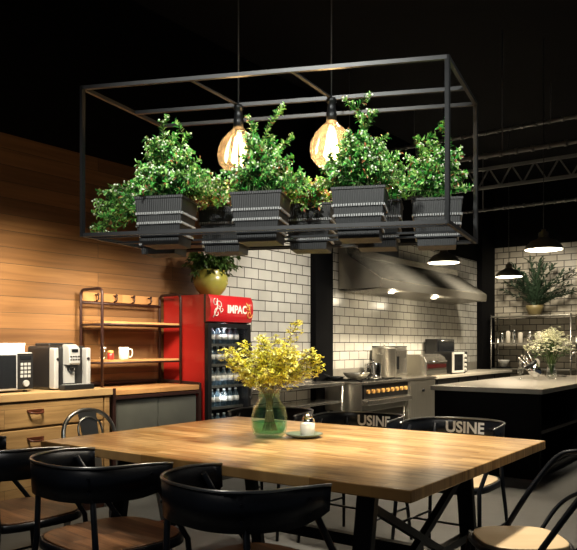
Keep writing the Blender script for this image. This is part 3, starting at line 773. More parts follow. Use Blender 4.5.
orn.build('ornament', 'signwhite', sg, label='white curling ornament'); org.build('ornament', 'gold', sg, label='gold curling ornament')
dr = MB().box(-hw, -hw+.045, .0, .045, .2, FH-.25).box(hw-.045, hw, .0, .045, .2, FH-.25).box(-hw+.045, hw-.045, 0, .045, .2, .25).box(-hw+.045, hw-.045, 0, .045, FH-.29, FH-.25).build('door', 'blackplastic', fg, bevel=.004)
MB().box(-hw+.045, hw-.045, .018, .026, .25, FH-.29).build('pane', 'glassclear', dr)
MB().tube([(hw-.03, -.03, .7), (hw-.03, -.03, 1.2)], .008, 8).tube([(hw-.03, 0, .72), (hw-.03, -.03, .72)], .007, 6).tube([(hw-.03, 0, 1.18), (hw-.03, -.03, 1.18)], .007, 6).build('handle', 'steel', dr)
SH = (.42, .64, .83, 1.02, 1.20)
for z in SH:
    sh = MB().box(-hw+.035, hw-.035, .065, .075, z-.012, z+.012).box(-hw+.035, hw-.035, dp-.06, dp-.05, z-.01, z)
    for k in range(16): x = -hw+.05+k*(fw-.1)/15; sh.box(x-.0015, x+.0015, .07, dp-.05, z-.004, z)
    sh.build('shelf', 'steel2', fg)
MB().box(-hw, hw, 0.02, dp, 0, .05).box(-hw, hw, .0, .05, .05, .19).build('kick_panel', 'blackplastic', fg)
# bottles
bt = empty('bottle'); tag(bt, 'x', 'bottle')
MB().lathe([(.028, 0), (.031, .008), (.031, .05), (.029, .06), (.031, .07), (.031, .105), (.022, .13), (.012, .145), (.012, .153)], 14).build('bottle_body', 'water', bt)
MB().lathe([(.0315, .05), (.0315, .095)], 14).build('bottle_label', 'signwhite', bt)
MB().lathe([(.013, .15), (.013, .166), (.001, .167)], 12).build('cap', 'white', bt)
ordn = ['leftmost', 'second from left', 'middle', 'second from right', 'rightmost']
ordn6 = ['leftmost', 'second from left', 'third from left', 'third from right', 'second from right', 'rightmost']
rows = ['bottom', 'second lowest', 'middle', 'second highest', 'top']
first = True
for r_, z in enumerate(SH):
    for k in range(6):
        loc = ((FX0+FX1)/2-.205+k*.082, FY0+.115, z+.001)
        lab = '%s clear drink bottle on the %s shelf of the red fridge' % (ordn6[k], rows[r_])
        if first: bt.location = loc; bt['label'] = lab; bt['group'] = 'bottles in the red fridge'; first = False
        else: dup(bt, None, loc, None, lab)

# plant on the fridge
rng = random.Random(11)
pp = tag(empty('potted_plant', (4.73, 4.34, FH)), 'leafy plant in round olive green glazed bowl on top of the red fridge', 'potted plant')
MB().lathe([(.07, 0), (.085, .01), (.13, .06), (.158, .12), (.155, .18), (.125, .225), (.13, .24), (.118, .24), (.112, .222), (.001, .21)], 32).build('pot', 'glaze', pp)
lf = MB(); st = MB()
for k in range(46):
    q = rng.uniform(0, 2*PI); L = rng.uniform(.08, .25); up = rng.uniform(.05, .16); dr_ = rng.uniform(-.02, .14)
    pts = bez([(.04*math.cos(q), .04*math.sin(q), .21), (.5*L*math.cos(q), .5*L*math.sin(q), .23+up), (L*math.cos(q), L*math.sin(q), .24+up-dr_)], 5)
    st.tube(pts, .003, 4, caps=False)
    for i in range(3, len(pts)):
        for j in range(2):
            d = Vector((math.cos(q)+rng.uniform(-.9, .9), math.sin(q)+rng.uniform(-.9, .9), rng.uniform(-.6, .5)))
            lf.leaf(pts[i], d, rng.uniform(.05, .085), .03, Vector((0, 0, 1)), 0, .3)
lf.build('foliage', 'trail', pp); st.build('stem', 'twig', pp)

# ------------------------------------------------------------------ kitchen line
KH = .77
# steel bench left of the range
bn = tag(empty('steel_bench', (6.03, 4.47, 0)), 'stainless steel prep bench between the red fridge and the range', 'bench')
MB().box(-.93, .93, -.19, .20, KH-.04, KH).box(-.93, .93, .18, .2, KH, KH+.10).build('bench_top', 'steel', bn, bevel=.004)
for z in (.28, .53): MB().box(-.9, .9, -.17, .18, z, z+.025).build('undershelf', 'steel', bn, bevel=.003)
for x in (-.9, .9):
    for y in (-.165, .175): MB().tube([(x, y, 0), (x, y, KH-.04)], .02, 10).build('leg', 'steel', bn)
# range
rg = tag(empty('kitchen_range', (7.59, 4.33, 0)), 'stainless steel range with a row of glowing knobs under the hood', 'range')
MB().box(-.57, .57, -.24, .27, .42, KH-.02).build('body', 'steel2', rg, bevel=.004)
MB().box(-.58, .58, -.29, .28, KH-.03, KH).build('cooktop', 'steel', rg, bevel=.004)
pn = MB().box(-.56, .56, -.262, -.24, .57, .73).build('control_panel', 'blackplastic', rg, bevel=.003)
for k in range(9):
    x = -.48+k*.12
    kb = MB(); kb.prism([(x+.024*math.cos(2*PI*i/14), .655+.024*math.sin(2*PI*i/14)) for i in range(14)], -.29, -.262, 0, vs_f); kb.build('knob', 'gold', pn, label='brass coloured knob')
MB().box(-.57, .57, -.33, -.24, .50, .56).build('front_rail', 'steel', rg, bevel=.008)
MB().box(-.55, .55, -.2, .24, .15, .17).build('undershelf', 'steel2', rg)
for x in (-.54, .54):
    for y in (-.21, .24): MB().tube([(x, y, 0), (x, y, .43)], .022, 10).build('leg', 'steel', rg)
for k in range(3):
    gt = MB(); x = -.36+k*.36
    for j in range(5): gt.bar((x-.14, -.2+j*.1, KH+.012), (x+.14, -.2+j*.1, KH+.012), .012)
    for j in (-.13, .13): gt.bar((x+j, -.21, KH+.006), (x+j, .21, KH+.006), .012)
    gt.build('grate', 'black', rg)
def pot_(name, loc, r, h, label, m='chrome', lid=True, rz=0, cat='pot'):
    e = tag(empty(name, loc, rz), label, cat)
    MB().lathe([(r*.96, 0), (r, .01), (r, h), (r*1.03, h+.004), (r*.97, h+.004), (r*.95, .02), (.0005, .015)], 28).build('pot_body', m, e)
    if lid:
        ld = MB().lathe([(r*1.02, h+.004), (r*.9, h+.02), (r*.2, h+.035), (.001, h+.036)], 28).build('lid', m, e)
        MB().lathe([(.012, h+.034), (.01, h+.05), (.02, h+.06), (.001, h+.066)], 12).build('knob', m, ld)
    for s_ in (-1, 1):
        MB().tube(bez([(s_*r*.98, -.04, h*.8), (s_*(r+.035), -.03, h*.82), (s_*(r+.035), .03, h*.82), (s_*r*.98, .04, h*.8)], 4), .006, 6).build('handle', m, e)
    return e
GZ = KH+.018
pot_('saucepan', (7.57, 4.25, GZ), .105, .17, 'small chrome cooking pot with lid on the range', 'chrome')
pot_('stock_pot', (8.03, 4.34, GZ), .15, .36, 'tall steel stock pot at the right of the range', 'steel2')
wk = tag(empty('wok', (7.2, 4.27, GZ)), 'dark shallow wok with long handle at the left end of the range', 'pan')
MB().lathe([(.05, 0), (.10, .02), (.15, .06), (.16, .085), (.153, .085), (.09, .03), (.0005, .012)], 28).build('pan_body', 'steel2', wk)
MB().tube([(-.1, -.12, .075), (-.16, -.2, .115)], .009, 8).build('handle', 'black', wk)
wk2 = tag(empty('frying_pan', (7.1, 4.5, GZ)), 'black frying pan behind the wok on the range', 'pan')
MB().lathe([(.085, 0), (.11, .035), (.105, .035), (.08, .008), (.0005, .006)], 28).build('pan_body', 'black', wk2)
MB().tube([(-.1, 0, .03), (-.21, .03, .07)], .008, 8).build('handle', 'black', wk2)
# tall steel steamer behind
stm = tag(empty('steel_steamer', (8.42, 4.47, 0)), 'tall boxy steel steamer between the stock pot and the grill', 'steamer')
MB().box(-.17, .17, -.17, .18, KH, 1.17).build('housing', 'steel2', stm, bevel=.012)
MB().box(-.15, .15, -.178, -.17, KH+.04, 1.13).build('door', 'steel', stm, bevel=.003)
MB().box(-.13, -.115, -.2, -.178, .88, 1.05).build('handle', 'black', stm)
MB().box(-.17, .17, -.17, .18, 1.17, 1.185).build('rim', 'black', stm)
# steel cabinet right of range
cb = tag(empty('steel_cabinet', (8.58, 4.35, 0)), 'plain stainless steel cabinet to the right of the range', 'cabinet')
MB().box(-.4, .4, -.28, .30, .06, KH-.03).build('body', 'steel2', cb, bevel=.003)
MB().box(-.41, .41, -.30, .30, KH-.03, KH).build('cabinet_top', 'steel', cb, bevel=.003)
dd = MB().box(-.38, .38, -.295, -.28, .10, KH-.05).build('door', 'steel2', cb, bevel=.003)
MB().tube([(-.02, -.297, .60), (-.02, -.32, .60)], .02, 10).build('latch', 'black', dd)
MB().box(-.36, .36, -.25, .28, 0, .06).build('plinth', 'black', cb)
# grill / toaster
gt = tag(empty('countertop_grill', (9.15, 4.32, KH)), 'rounded steel countertop grill with a dark red band', 'grill')
gp = [(-.2, 0), (-.2, .2), (-.17, .26), (-.1, .3), (.12, .3), (.2, .26), (.2, 0)]
MB().prism(gp, -.34, .34, 0, lambda a, b, c: (c, a, b), False).build('housing', 'steel', gt, bevel=.01)
MB().box(-.30, .30, -.212, -.2, .11, .165).build('window', 'darkred', gt)
MB().tube([(-.3, -.22, .2), (.3, -.22, .2)], .01, 8).tube([(-.28, -.2, .2), (-.28, -.22, .2)], .008, 6).tube([(.28, -.2, .2), (.28, -.22, .2)], .008, 6).build('handle', 'chrome', gt)
MB().box(-.33, .33, -.206, -.2, .02, .07).build('crumb_tray', 'steel2', gt)
# white worktop counter to the corner
wc = tag(empty('kitchen_counter', (10.55, 4.35, 0)), 'low counter with a pale worktop running into the far corner', 'counter')
MB().box(-1.5, 1.5, -.27, .30, .06, KH-.04).build('body', 'blackplastic', wc)
MB().box(-1.53, 1.55, -.31, .30, KH-.04, KH).build('worktop', 'cream', wc, bevel=.004)
for k in range(4):
    dd = MB().box(-1.48+k*.745, -.76+k*.745, -.285, -.27, .09, KH-.06).build('door', 'blackplastic', wc, bevel=.003)
    MB().tube([(-.85+k*.745, -.3, .5), (-.85+k*.745, -.3, .62)], .006, 6).box(-.856+k*.745, -.844+k*.745, -.3, -.285, .5, .51).box(-.856+k*.745, -.844+k*.745, -.3, -.285, .61, .62).build('handle', 'steel', dd)
MB().box(-1.46, 1.46, -.24, .28, 0, .06).build('plinth', 'black', wc)
# stacked black warmers
for k, z in enumerate((KH, KH+.262)):
    e = tag(empty('warming_box', (10.25, 4.56, z)), ('lower' if k == 0 else 'upper')+' black box appliance of the two stacked behind the small oven', 'appliance', 'stacked black boxes')
    MB().box(-.33, .33, -.1, .1, 0, .26).build('housing', 'blackplastic', e, bevel=.008)
    MB().box(-.3, .3, -.108, -.1, .03, .22).build('door', 'darkglass', e, bevel=.002)
    MB().tube([(-.25, -.12, .235), (.25, -.12, .235)], .007, 6).box(-.25, -.24, -.12, -.1, .23, .24).box(.24, .25, -.12, -.1, .23, .24).build('handle', 'steel', e)
ov = tag(empty('countertop_oven', (10.05, 4.28, KH)), 'small countertop oven with white framed glass front on the pale worktop', 'oven')
MB().box(-.3, .3, -.13, .15, .015, .33).build('housing', 'blackplastic', ov, bevel=.008)
od = MB().box(-.3, -.27, -.155, -.13, .02, .325).box(.08, .115, -.155, -.13, .02, .325).box(-.27, .08, -.155, -.13, .02, .05).box(-.27, .08, -.155, -.13, .295, .325).build('door', 'white', ov, label='white door frame')
MB().box(-.27, .08, -.145, -.135, .05, .295).build('pane', 'darkglass', od)
for k in range(4):
    kb = MB(); kb.prism([(.2+.024*math.cos(2*PI*i/14), .06+k*.068+.024*math.sin(2*PI*i/14)) for i in range(14)], -.15, -.13, 0, vs_f); kb.build('knob', 'white', ov)
ft = MB()
for sx in (-.25, .25):
    for sy in (-.1, .12): MB().lathe([(.015, 0), (.015, .016)], 10, (sx, sy, 0)).build('foot', 'blackplastic', ov)

# extractor hood
hd = tag(empty('extractor_hood', (9.2, WY, 0)), 'long stainless steel extractor hood on the white tiled wall', 'hood')
HX0, HX1 = -1.72, 1.78
pf = [(-.01, 1.90), (-.60, 1.90), (-.61, 2.00), (-.58, 2.025), (-.12, 2.34), (-.12, 2.42), (-.01, 2.42)]
# open underside: shell of profile, ends and roof
sh = MB()
for (a, b), (c, d) in zip(pf[1:], pf[2:]):
    n_ = Vector((d-b, -(c-a))).normalized()*.012
    sh.add([(HX0, a, b), (HX1, a, b), (HX1, c, d), (HX0, c, d), (HX0, a+n_.x*-1, b+n_.y*-1), (HX1, a-n_.x, b-n_.y), (HX1, c-n_.x, d-n_.y), (HX0, c-n_.x, d-n_.y)],
           [(0, 1, 2, 3), (7, 6, 5, 4), (0, 4, 5, 1), (2, 6, 7, 3), (0, 3, 7, 4), (1, 5, 6, 2)])
sh.build('canopy', 'steel', hd)
for x in (HX0, HX1):
    MB().prism(pf, x-.006, x+.006, 0, lambda a, b, c: (c, a, b)).build('end_panel', 'steel2', hd)
fp = MB()
fp.add([(HX0, -.58, 1.915), (HX1, -.58, 1.915), (HX1, -.02, 1.88), (HX0, -.02, 1.88)], [(0, 1, 2, 3)]); fp.build('filter_panel', 'black', hd)
bf = MB()
for k in range(34):
    x = HX0+.06+k*(HX1-HX0-.1)/34
    bf.bar((x, -.575, 1.905), (x+.05, -.03, 1.87), .045, .022)
bf.build('baffle', 'steel', hd)
MB().bar((HX0, -.59, 1.905), (HX1, -.59, 1.905), .02, .015).build('drip_rail', 'steel', hd)
for x in (-1.1, .2): MB().lathe([(.0005, 1.868), (.035, 1.870), (.04, 1.90)], 20, (x, -.42, 0), caps=False).build('glow_disc', 'lampdisc', hd, label='small added glowing disc under the hood')  # glowing discs added to go with the fill points below the baffles
MB().box(-.9, -.3, -.12, -.02, 2.42, 2.95).build('duct', 'black', hd, bevel=.01)

# ------------------------------------------------------------------ island
IX0, IX1, IY0, IY1, IH = 6.30, 9.4, 1.86, 2.86, .81
il = tag(empty('kitchen_island', ((IX0+IX1)/2, (IY0+IY1)/2, 0)), 'black kitchen island with a pale stone worktop and open shelves on its side', 'island')
ix, iy = (IX1-IX0)/2, (IY1-IY0)/2
MB().box(-ix-.03, ix+.03, -iy-.03, iy+.03, IH-.045, IH).build('worktop', 'stone', il, bevel=.004)
MB().box(-ix, -ix+.05, -iy, iy, 0, IH-.045).build('end_panel', 'blackpaint', il, bevel=.003)
MB().box(ix-.05, ix, -iy, iy, 0, IH-.045).build('end_panel', 'blackpaint', il, bevel=.003)
MB().box(-ix+.05, ix-.05, 0, iy-.02, .08, IH-.045).build('body', 'blackpaint', il)
for k in range(4):
    MB().box(-ix+.07+k*.745, -ix+.79+k*.745, iy-.02, iy, .1, IH-.06).build('door', 'blackpaint', il, bevel=.003)
for z in (.06, .40): MB().box(-ix+.05, ix-.05, -iy+.01, 0, z, z+.03).build('shelf', 'black', il)
MB().box(-.02, .02, -iy+.01, 0, .09, .40).box(-.02, .02, -iy+.01, 0, .43, IH-.045).build('divider', 'black', il)
MB().box(-ix+.05, ix-.05, -iy+.05, iy-.05, 0, .06).build('plinth', 'black', il)

# things on the island
rng = random.Random(21)
def bouquet(name, loc, label, vase_prof, vase_mat, spray, petal, n, heads, r_leaf, cat='flowers', vdeep=None, stemm='twig'):
    pass
fv = tag(empty('flower_vase', (8.35, 2.33, IH)), 'clear glass vase of cream white blossoms on the kitchen island', 'vase')
MB().lathe([(.04, 0), (.055, .01), (.06, .08), (.045, .15), (.05, .17), (.045, .17), (.04, .15), (.052, .08), (.045, .02), (.0005, .015)], 24).build('vase_body', 'glassclear', fv)
st = MB(); pt = MB(); lf = MB()
for k in range(60):
    q = rng.uniform(0, 2*PI); rr = rng.uniform(.02, .33)*rng.uniform(.5, 1); h = .52-rr*.6+rng.uniform(-.08, .06)
    tip = Vector((rr*math.cos(q), rr*math.sin(q), h))
    st.tube(bez([(0, 0, .03), (tip.x*.25, tip.y*.25, .2), tip], 4), .0025, 4, caps=False)
    for j in range(9):
        c = tip+Vector((rng.gauss(0, .03), rng.gauss(0, .03), rng.gauss(0, .025)))
        for m_ in range(5):
            a = 2*PI*m_/5+rng.random(); pt.leaf(c, Vector((math.cos(a), math.sin(a), rng.uniform(-.2, .7))), .022, .016, Vector((0, 0, 1)), 0)
    for j in range(3):
        c = tip*.8+Vector((rng.gauss(0, .03), rng.gauss(0, .03), 0)); lf.leaf(c, Vector((rng.uniform(-1, 1), rng.uniform(-1, 1), rng.uniform(-.5, .5))), .05, .02, Vector((0, 0, 1)), 0)
st.build('stem', 'twig', fv); pt.build('blossom', 'whitefl', fv); lf.build('foliage', 'trail', fv)

# tilted steel bucket with utensils
bk = empty('utensil_bucket', (8.06, 2.40, IH+.045)); bk.rotation_euler = (R(-12), R(-32), R(-36))
tag(bk, 'steel bucket with black rim leaning over on the island, tools sticking out', 'bucket')
MB().lathe([(.058, 0), (.062, .01), (.075, .15), (.07, .15), (.057, .012), (.0005, .01)], 28).build('bucket_body', 'chrome', bk)
MB().lathe([(.0775, .135), (.08, .14), (.08, .165), (.074, .167), (.07, .16)], 28).build('rim', 'black', bk)
for k in range(4):
    a = k*1.4; MB().tube([(.02*math.cos(a), .02*math.sin(a), .03), (.06*math.cos(a), .06*math.sin(a), .27)], .007, 8).ball((.061*math.cos(a), .061*math.sin(a), .275), .014, 0, 8).build('utensil', 'steel', bk)
gm = MB().lathe([(.030, 0), (.003, .004), (.003, .05), (.028, .075), (.032, .11), (.028, .13)], 18)
gg = gm.build('wine_glass', 'glassclear'); tag(gg, 'clear stemmed glass on the island, left of the tilted bucket', 'glass', 'glasses on the island', loc=(8.15, 2.62, IH))
dup(gg, None, (7.9, 2.55, IH), None, 'clear stemmed glass on the island, nearest the worktop front edge')
tray = MB().lathe([(.0005, 0), (.12, 0), (.135, .016), (.13, .018), (.118, .006), (.0005, .005)], 28).build('steel_tray', 'steel'); tag(tray, 'round steel tray at the far end of the island', 'tray', loc=(8.95, 2.45, IH))
fc = tag(empty('tap', (8.7, 2.05, IH)), 'tall arched steel tap at the right end of the view on the island', 'tap')
MB().tube(bez([(0, 0, 0), (0, 0, .22), (0, .04, .30), (0, .1, .31), (0, .15, .27), (0, .155, .2)], 5), .013, 10).build('spout', 'chrome', fc)
MB().lathe([(.03, 0), (.03, .02), (.018, .03)], 16).build('base', 'chrome', fc)
MB().tube([(.015, 0, .06), (.08, 0, .09)], .007, 8).build('lever', 'chrome', fc)

# ------------------------------------------------------------------ far rack with crockery
fr_ = tag(empty('wire_rack', (12.56, 3.83, 0)), 'steel rack with crockery against the tiled far wall', 'rack')
for y in (-.69, .69):
    for x in (-.18, .18): MB().tube([(x, y, 0), (x, y, 1.74)], .014, 8).build('post', 'steel', fr_)
for z in (.30, .76, 1.22, 1.70):
    s_ = MB().box(-.19, .19, -.7, .7, z, z+.022)
    s_.build('shelf', 'steel2', fr_, bevel=.003)
FS = (.782, 1.242, 1.722)
def rackthing(name, prof, m, y, z, label, cat, x=12.5, group=None):
    o = MB().lathe(prof, 18).build(name, m); tag(o, label, cat, group, loc=(x, y, z)); return o
canp = [(.04, 0), (.045, .005), (.045, .20), (.03, .215), (.001, .22)]
labs = ['leftmost', 'second from left', 'third from left', 'fourth from left']
for k in range(4):
    rackthing('canister', [(r_*(.8+.1*(k % 2)), z*(.85+.12*((k*7) % 3))) for r_, z in canp], 'chrome' if k % 2 == 0 else 'cream', 4.36-k*.11, FS[1], labs[k]+' tall canister on the middle shelf of the far rack', 'canister', group='canisters on the far rack')
rackthing('bowl', [(.04, 0), (.05, .005), (.10, .10), (.105, .12), (.098, .12), (.04, .015), (.0005, .01)], 'white', 4.33, FS[0]+.03, 'white bowl on the lower shelf at the left of the far rack', 'bowl')
bs = rackthing('dark_tray', [(.0005, 0), (.13, 0), (.15, .028), (.14, .028), (.12, .008), (.0005, .006)], 'black', 4.33, FS[0], 'black round tray under the white bowl on the far rack', 'tray')
for k in range(3):
    rackthing('storage_jar', [(.045, 0), (.05, .01), (.05, .14), (.035, .155), (.035, .175), (.001, .178)], ('steel', 'walnut', 'cream')[k], 4.02-k*.14, FS[0], ('steel', 'dark brown', 'cream')[k]+' storage jar on the lower shelf of the far rack', 'jar', group='jars on the far rack')
for k in range(3):
    rackthing('carafe', [(.05, 0), (.06, .02), (.055, .12), (.025, .17), (.03, .20), (.024, .2), (.02, .17), (.0005, .16)], ('steel', 'cream', 'chrome')[k], 3.86-k*.16, FS[1], ('dull steel', 'cream', 'shiny chrome')[k]+' carafe on the middle shelf of the far rack behind the blossoms', 'carafe', group='carafes on the far rack')
rng = random.Random(3)
pl = tag(empty('potted_plant', (12.5, 3.78, 1.722)), 'tall dark spiky plant in ochre pot on top of the far rack', 'potted plant')
MB().lathe([(.08, 0), (.10, .02), (.14, .10), (.15, .17), (.14, .175), (.13, .15), (.001, .14)], 24).build('pot', 'yellowpot', pl)
lf = MB(); st = MB()
for k in range(26):
    q = rng.uniform(0, 2*PI); sp2 = rng.uniform(.1, .8); h = rng.uniform(.3, 1.0)*(1-.45*sp2)
    tip = Vector((sp2*math.cos(q)*.22, sp2*math.sin(q), .15+h))
    pts = bez([(0, 0, .13), (tip.x*.3, tip.y*.3, .13+h*.55), tip], 7); st.tube(pts, .005, 4, caps=False)
    for i in range(3, len(pts)):
        for j in range(3):
            d = (pts[i]-pts[i-1]).normalized()+Vector((rng.uniform(-.8, .8), rng.uniform(-.8, .8), rng.uniform(-.4, .4)))
            lf.leaf(pts[i], d, rng.uniform(.09, .15), .03, Vector((0, 0, 1)), 0)
lf.build('foliage', 'deepleaf', pl); st.build('stem', 'deepleaf', pl)

# ------------------------------------------------------------------ pendants over the kitchen
def pendant(loc, label):
    e = tag(empty('pendant_light', loc), label, 'pendant light', 'enamel pendants over the kitchen')
    MB().lathe([(.182, 0), (.185, .006), (.165, .04), (.12, .085), (.06, .11), (.045, .125), (.045, .17), (.02, .185), (.02, .2), (.001, .202)], 32, caps=False).build('shade', 'shade', e)
    MB().lathe([(.178, .004), (.15, .045), (.1, .085), (.0005, .09)], 32, caps=False).build('reflector', 'shadein', e)
    MB().lathe([(.0005, .0), (.172, .001), (.1725, .012)], 32, caps=False).build('diffuser', 'lampdisc', e, label='glowing white lamp face')
    MB().tube([(0, 0, .2), (0, 0, 4.2-loc[2])], .004, 6).build('cord', 'black', e)
    l = bpy.data.lights.new('pendant_glow', 'SPOT'); l.energy = 70; l.color = (1, .82, .58); l.spot_size = R(150); l.spot_blend = .5; l.shadow_soft_size = .12
    o = bpy.data.objects.new('pendant_glow', l); COL.objects.link(o); o.location = (loc[0], loc[1], loc[2]-.03)
pendant((7.45, 3.27, 2.13), 'dark enamel pendant light in front of the extractor hood')
pendant((9.5, 3.22, 2.13), 'dark enamel pendant light near the tiled far wall, smallest of the three')
pendant((7.0, 2.03, 2.13), 'dark enamel pendant light above the kitchen island, rightmost of the three')

# ------------------------------------------------------------------ on the dining table
rng = random.Random(8)
vz = .75
v = tag(empty('flower_vase', (2.71, 2.10, vz)), 'green glass jar of yellow blossom twigs on the dining table', 'vase')
outer = [(.0005, 0), (.055, 0), (.078, .012), (.088, .05), (.088, .10), (.078, .145), (.056, .175), (.05, .195), (.054, .225), (.062, .238)]
inner = [(.057, .238), (.048, .222), (.045, .195), (.051, .173), (.073, .143), (.083, .10), (.083, .05), (.070, .02), (.0005, .016)]
MB().lathe(outer, 40, caps=False).build('jar_body', 'glassgreen', v)
MB().lathe([(.0005, .018), (.068, .022), (.081, .05), (.082, .075), (.0005, .076)], 32).build('water', 'glassdeep', v, label='deep green water and glass base')
rr_ = MB()
for z in (.2, .212): rr_.tube([(.053*math.cos(2*PI*i/24), .053*math.sin(2*PI*i/24), z) for i in range(24)], .003, 5, closed=True)
rr_.build('neck_ring', 'glassgreen', v)
st = MB(); pt = MB()
camr = Vector((.5906, -.807, 0))
for k in range(46):
    q = rng.uniform(0, 2*PI); sp2 = rng.uniform(.03, .22); h = rng.uniform(.33, .50)-.25*sp2
    tip = Vector((sp2*math.cos(q), sp2*math.sin(q), h))
    if k < 5: tip = camr*(-.22+.02*k)+Vector((0, 0, .42-.03*k))
    elif k < 10: tip = camr*(.30-.01*k)+Vector((0, 0, .33+.022*(k-5)))
    elif k == 10: tip = camr*.14+Vector((0, 0, .56))
    pts = bez([(rng.uniform(-.03, .03), rng.uniform(-.03, .03), .03), (tip.x*.12, tip.y*.12, .21), (tip.x*.55, tip.y*.55, .21+(tip.z-.21)*.62), tip], 7)
    st.tube(pts, .0018, 4, caps=False)
    for i in range(12, len(pts)):
        for j in range(5):
            c = pts[i]+Vector((rng.gauss(0, .016), rng.gauss(0, .016), rng.gauss(0, .014)))
            st.tube([pts[i], c], .0007, 3, caps=False)
            mi = 0 if rng.random() < .6 else 1
            for m_ in range(4):
                a = 2*PI*m_/4+rng.random(); pt.leaf(c, Vector((math.cos(a), math.sin(a), rng.uniform(-.5, .8))), .0155, .0105, Vector((0, 0, 1)), mi)
st.build('twig', 'brown', v); pt.build('blossom', ['yellow', 'yellow2'], v)
pc = (2.80, 1.955)
pl = MB().lathe([(.0005, .004), (.05, 0), (.06, .003), (.088, .014), (.092, .02), (.088, .02), (.06, .009), (.0005, .008)], 36).build('saucer', 'greenplate'); tag(pl, 'dull green glazed plate on the table beside the vase', 'plate', loc=(pc[0], pc[1], vz))
mug('cup', (pc[0]+.012, pc[1]-.012, vz+.009), .036, .06, 'cream', 'small cream ceramic cup standing on the green plate', 'cup', R(150), handle=False)
cr = tag(empty('creamer', (pc[0]+.155, pc[1]+.085, vz)), 'shiny steel creamer jug behind the cup, right of the green vase', 'jug')
MB().lathe([(.026, 0), (.034, .01), (.036, .03), (.026, .06), (.028, .078), (.025, .078), (.023, .06), (.0005, .02)], 24).build('jug_body', 'chrome', cr)
MB().tube(bez([(.026, 0, .07), (.055, 0, .065), (.055, 0, .03), (.034, 0, .02)], 4), .004, 6).build('handle', 'chrome', cr)
MB().lathe([(.028, .078), (.015, .092), (.005, .096), (.006, .104), (.001, .106)], 18).build('lid', 'chrome', cr)

# ------------------------------------------------------------------ lights
def spot(name, loc, tgt, e, col, size, blend=.8, soft=.15):
    l = bpy.data.lights.new(name, 'SPOT'); l.energy = e; l.color = col; l.spot_size = R(size); l.spot_blend = blend; l.shadow_soft_size = soft
    o = bpy.data.objects.new(name, l); COL.objects.link(o); o.location = loc
    o.rotation_euler = (Vector(tgt)-Vector(loc)).to_track_quat('-Z', 'Y').to_euler(); return o
def point(name, loc, e, col, r=.05):
    l = bpy.data.lights.new(name, 'POINT'); l.energy = e; l.color = col; l.shadow_soft_size = r
    o = bpy.data.objects.new(name, l); COL.objects.link(o); o.location = loc; return o
WARM = (1, .78, .5)
for i, s0 in enumerate(bulb_s):
    p = bp(s0, TM, ZT-.20); point('bulb_glow', p, (1.6, 4)[i], (1, .72, .42), .03)
spot('fill_spot_table', (3.5, 1.6, 3.3), (2.85, 1.6, .75), 370, (1, .86, .64), 60, 1., .12)  # unseen spot added to brighten the tabletop
spot('fill_spot_table_left', (2.9, 2.9, 3.3), (2.5, 2.4, .75), 90, (1, .82, .58), 60, 1., .12)  # unseen spot added for the left end of the table
spot('fill_spot_wood', (2.45, 3.55, 1.95), (2.95, 4.7, 1.15), 190, (1, .86, .62), 84, 1., .15)  # added spot, floats unseen before the planks to light them
spot('fill_spot_wood', (3.45, 3.6, 1.95), (3.85, 4.7, 1.1), 130, (1, .86, .62), 80, 1., .15)  # second unseen spot added for the planks behind the rack
spot('fill_spot_sideboard', (2.9, 2.9, 2.3), (2.9, 4.1, .6), 50, (1, .84, .6), 70, 1., .15)  # added to lift the sideboard, has no fixture
spot('fill_spot_fridge', (4.7, 2.7, 2.4), (4.8, 4.3, 1.3), 105, (1, .88, .7), 62, 1., .15)  # added to brighten the fridge, has no fixture
spot('fill_spot_tiles', (6.1, 3.0, 2.6), (6.2, 4.7, 1.5), 85, (1, .92, .78), 84, 1., .15)  # unseen wash added over the tiles left of the range
spot('fill_spot_range', (7.9, 3.3, 2.75), (8.2, 4.4, 1.3), 170, (1, .88, .66), 84, 1., .12)  # added light on the range and its pots, no fixture
spot('track_spot_hood', (8.3, 3.0, 3.1), (8.6, 4.3, 2.0), 260, (1, .9, .68), 44, 1., .08)
spot('track_spot_hood', (10.3, 3.1, 3.1), (10.3, 4.2, 2.0), 200, (1, .9, .68), 44, 1., .08)
spot('fill_spot_counter', (10.3, 3.3, 2.75), (10.4, 4.5, 1.2), 150, (1, .88, .66), 90, 1., .12)  # unseen spot added over the corner counter
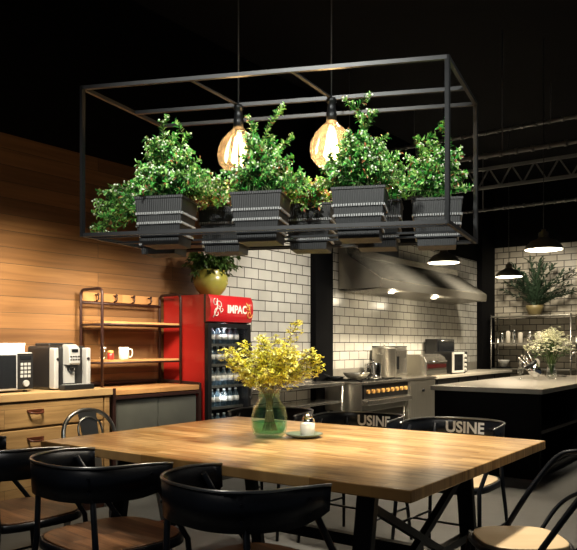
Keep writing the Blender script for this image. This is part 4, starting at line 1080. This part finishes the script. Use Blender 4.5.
spot('fill_spot_far_wall', (11.2, 3.4, 2.9), (12.8, 3.9, 1.6), 110, (1, .88, .68), 95, 1., .2)  # unseen spot added to brighten the far tiles and rack
spot('fill_spot_island', (7.6, 1.6, 3.2), (8.0, 2.4, .8), 80, (1, .88, .68), 60, 1., .12)  # unseen spot added above the island top
spot('fill_spot_plants', (.35, .9, 2.95), tuple(bp(.50, .3, 1.83)), 150, (1, 1, .9), 44, .7, .08)  # cool product light added to pick out the plants
spot('fill_spot_plants_right', (1.2, -.3, 2.9), tuple(bp(.7, .3, 1.85)), 70, (1, 1, .9), 40, .7, .08)  # second cool light added on the right-hand plants
spot('fill_spot_chairs', (.6, 2.1, 3.2), (1.9, 2.0, .4), 40, (1, .9, .75), 60, 1., .15)  # added to catch the rims of the near chairs
spot('fill_spot_end', (3.6, .2, 3.2), (3.0, .7, .3), 50, (1, .88, .7), 70, 1., .2)  # unseen spot added for the tube chair at the table end
for x in (8.1, 9.4): point('hood_fill', (x, WY-.46, 1.80), 1.8, (1, .86, .62), .04)  # points added to brighten the hood baffles
point('fridge_fill', (4.75, 4.19, 1.36), .6, (.9, .95, 1), .03)  # fill added so the bottles show through the glass
point('fridge_fill', (4.75, 4.19, .75), .4, (.9, .95, 1), .03)  # second added fill, for the lower bottles
w = bpy.data.worlds.new('night'); sc.world = w; w.use_nodes = True
w.node_tree.nodes['Background'].inputs[0].default_value = (.75, .85, 1, 1); w.node_tree.nodes['Background'].inputs[1].default_value = .02

# ------------------------------------------------------------------ camera
cd = bpy.data.cameras.new('camera'); co = bpy.data.objects.new('camera', cd); COL.objects.link(co)
cd.sensor_fit = 'HORIZONTAL'; cd.sensor_width = 36; cd.lens = 700/577*36; cd.shift_y = 70/577; cd.clip_start = .05
co.location = (0, 0, 1.2); co.rotation_euler = (R(90), 0, -math.atan2(.807, .5906))
sc.camera = co
sc.view_settings.view_transform = 'Standard'; sc.view_settings.look = 'None'
sc.view_settings.gamma = 1; sc.view_settings.use_curve_mapping = False; sc.view_settings.exposure = 1.0
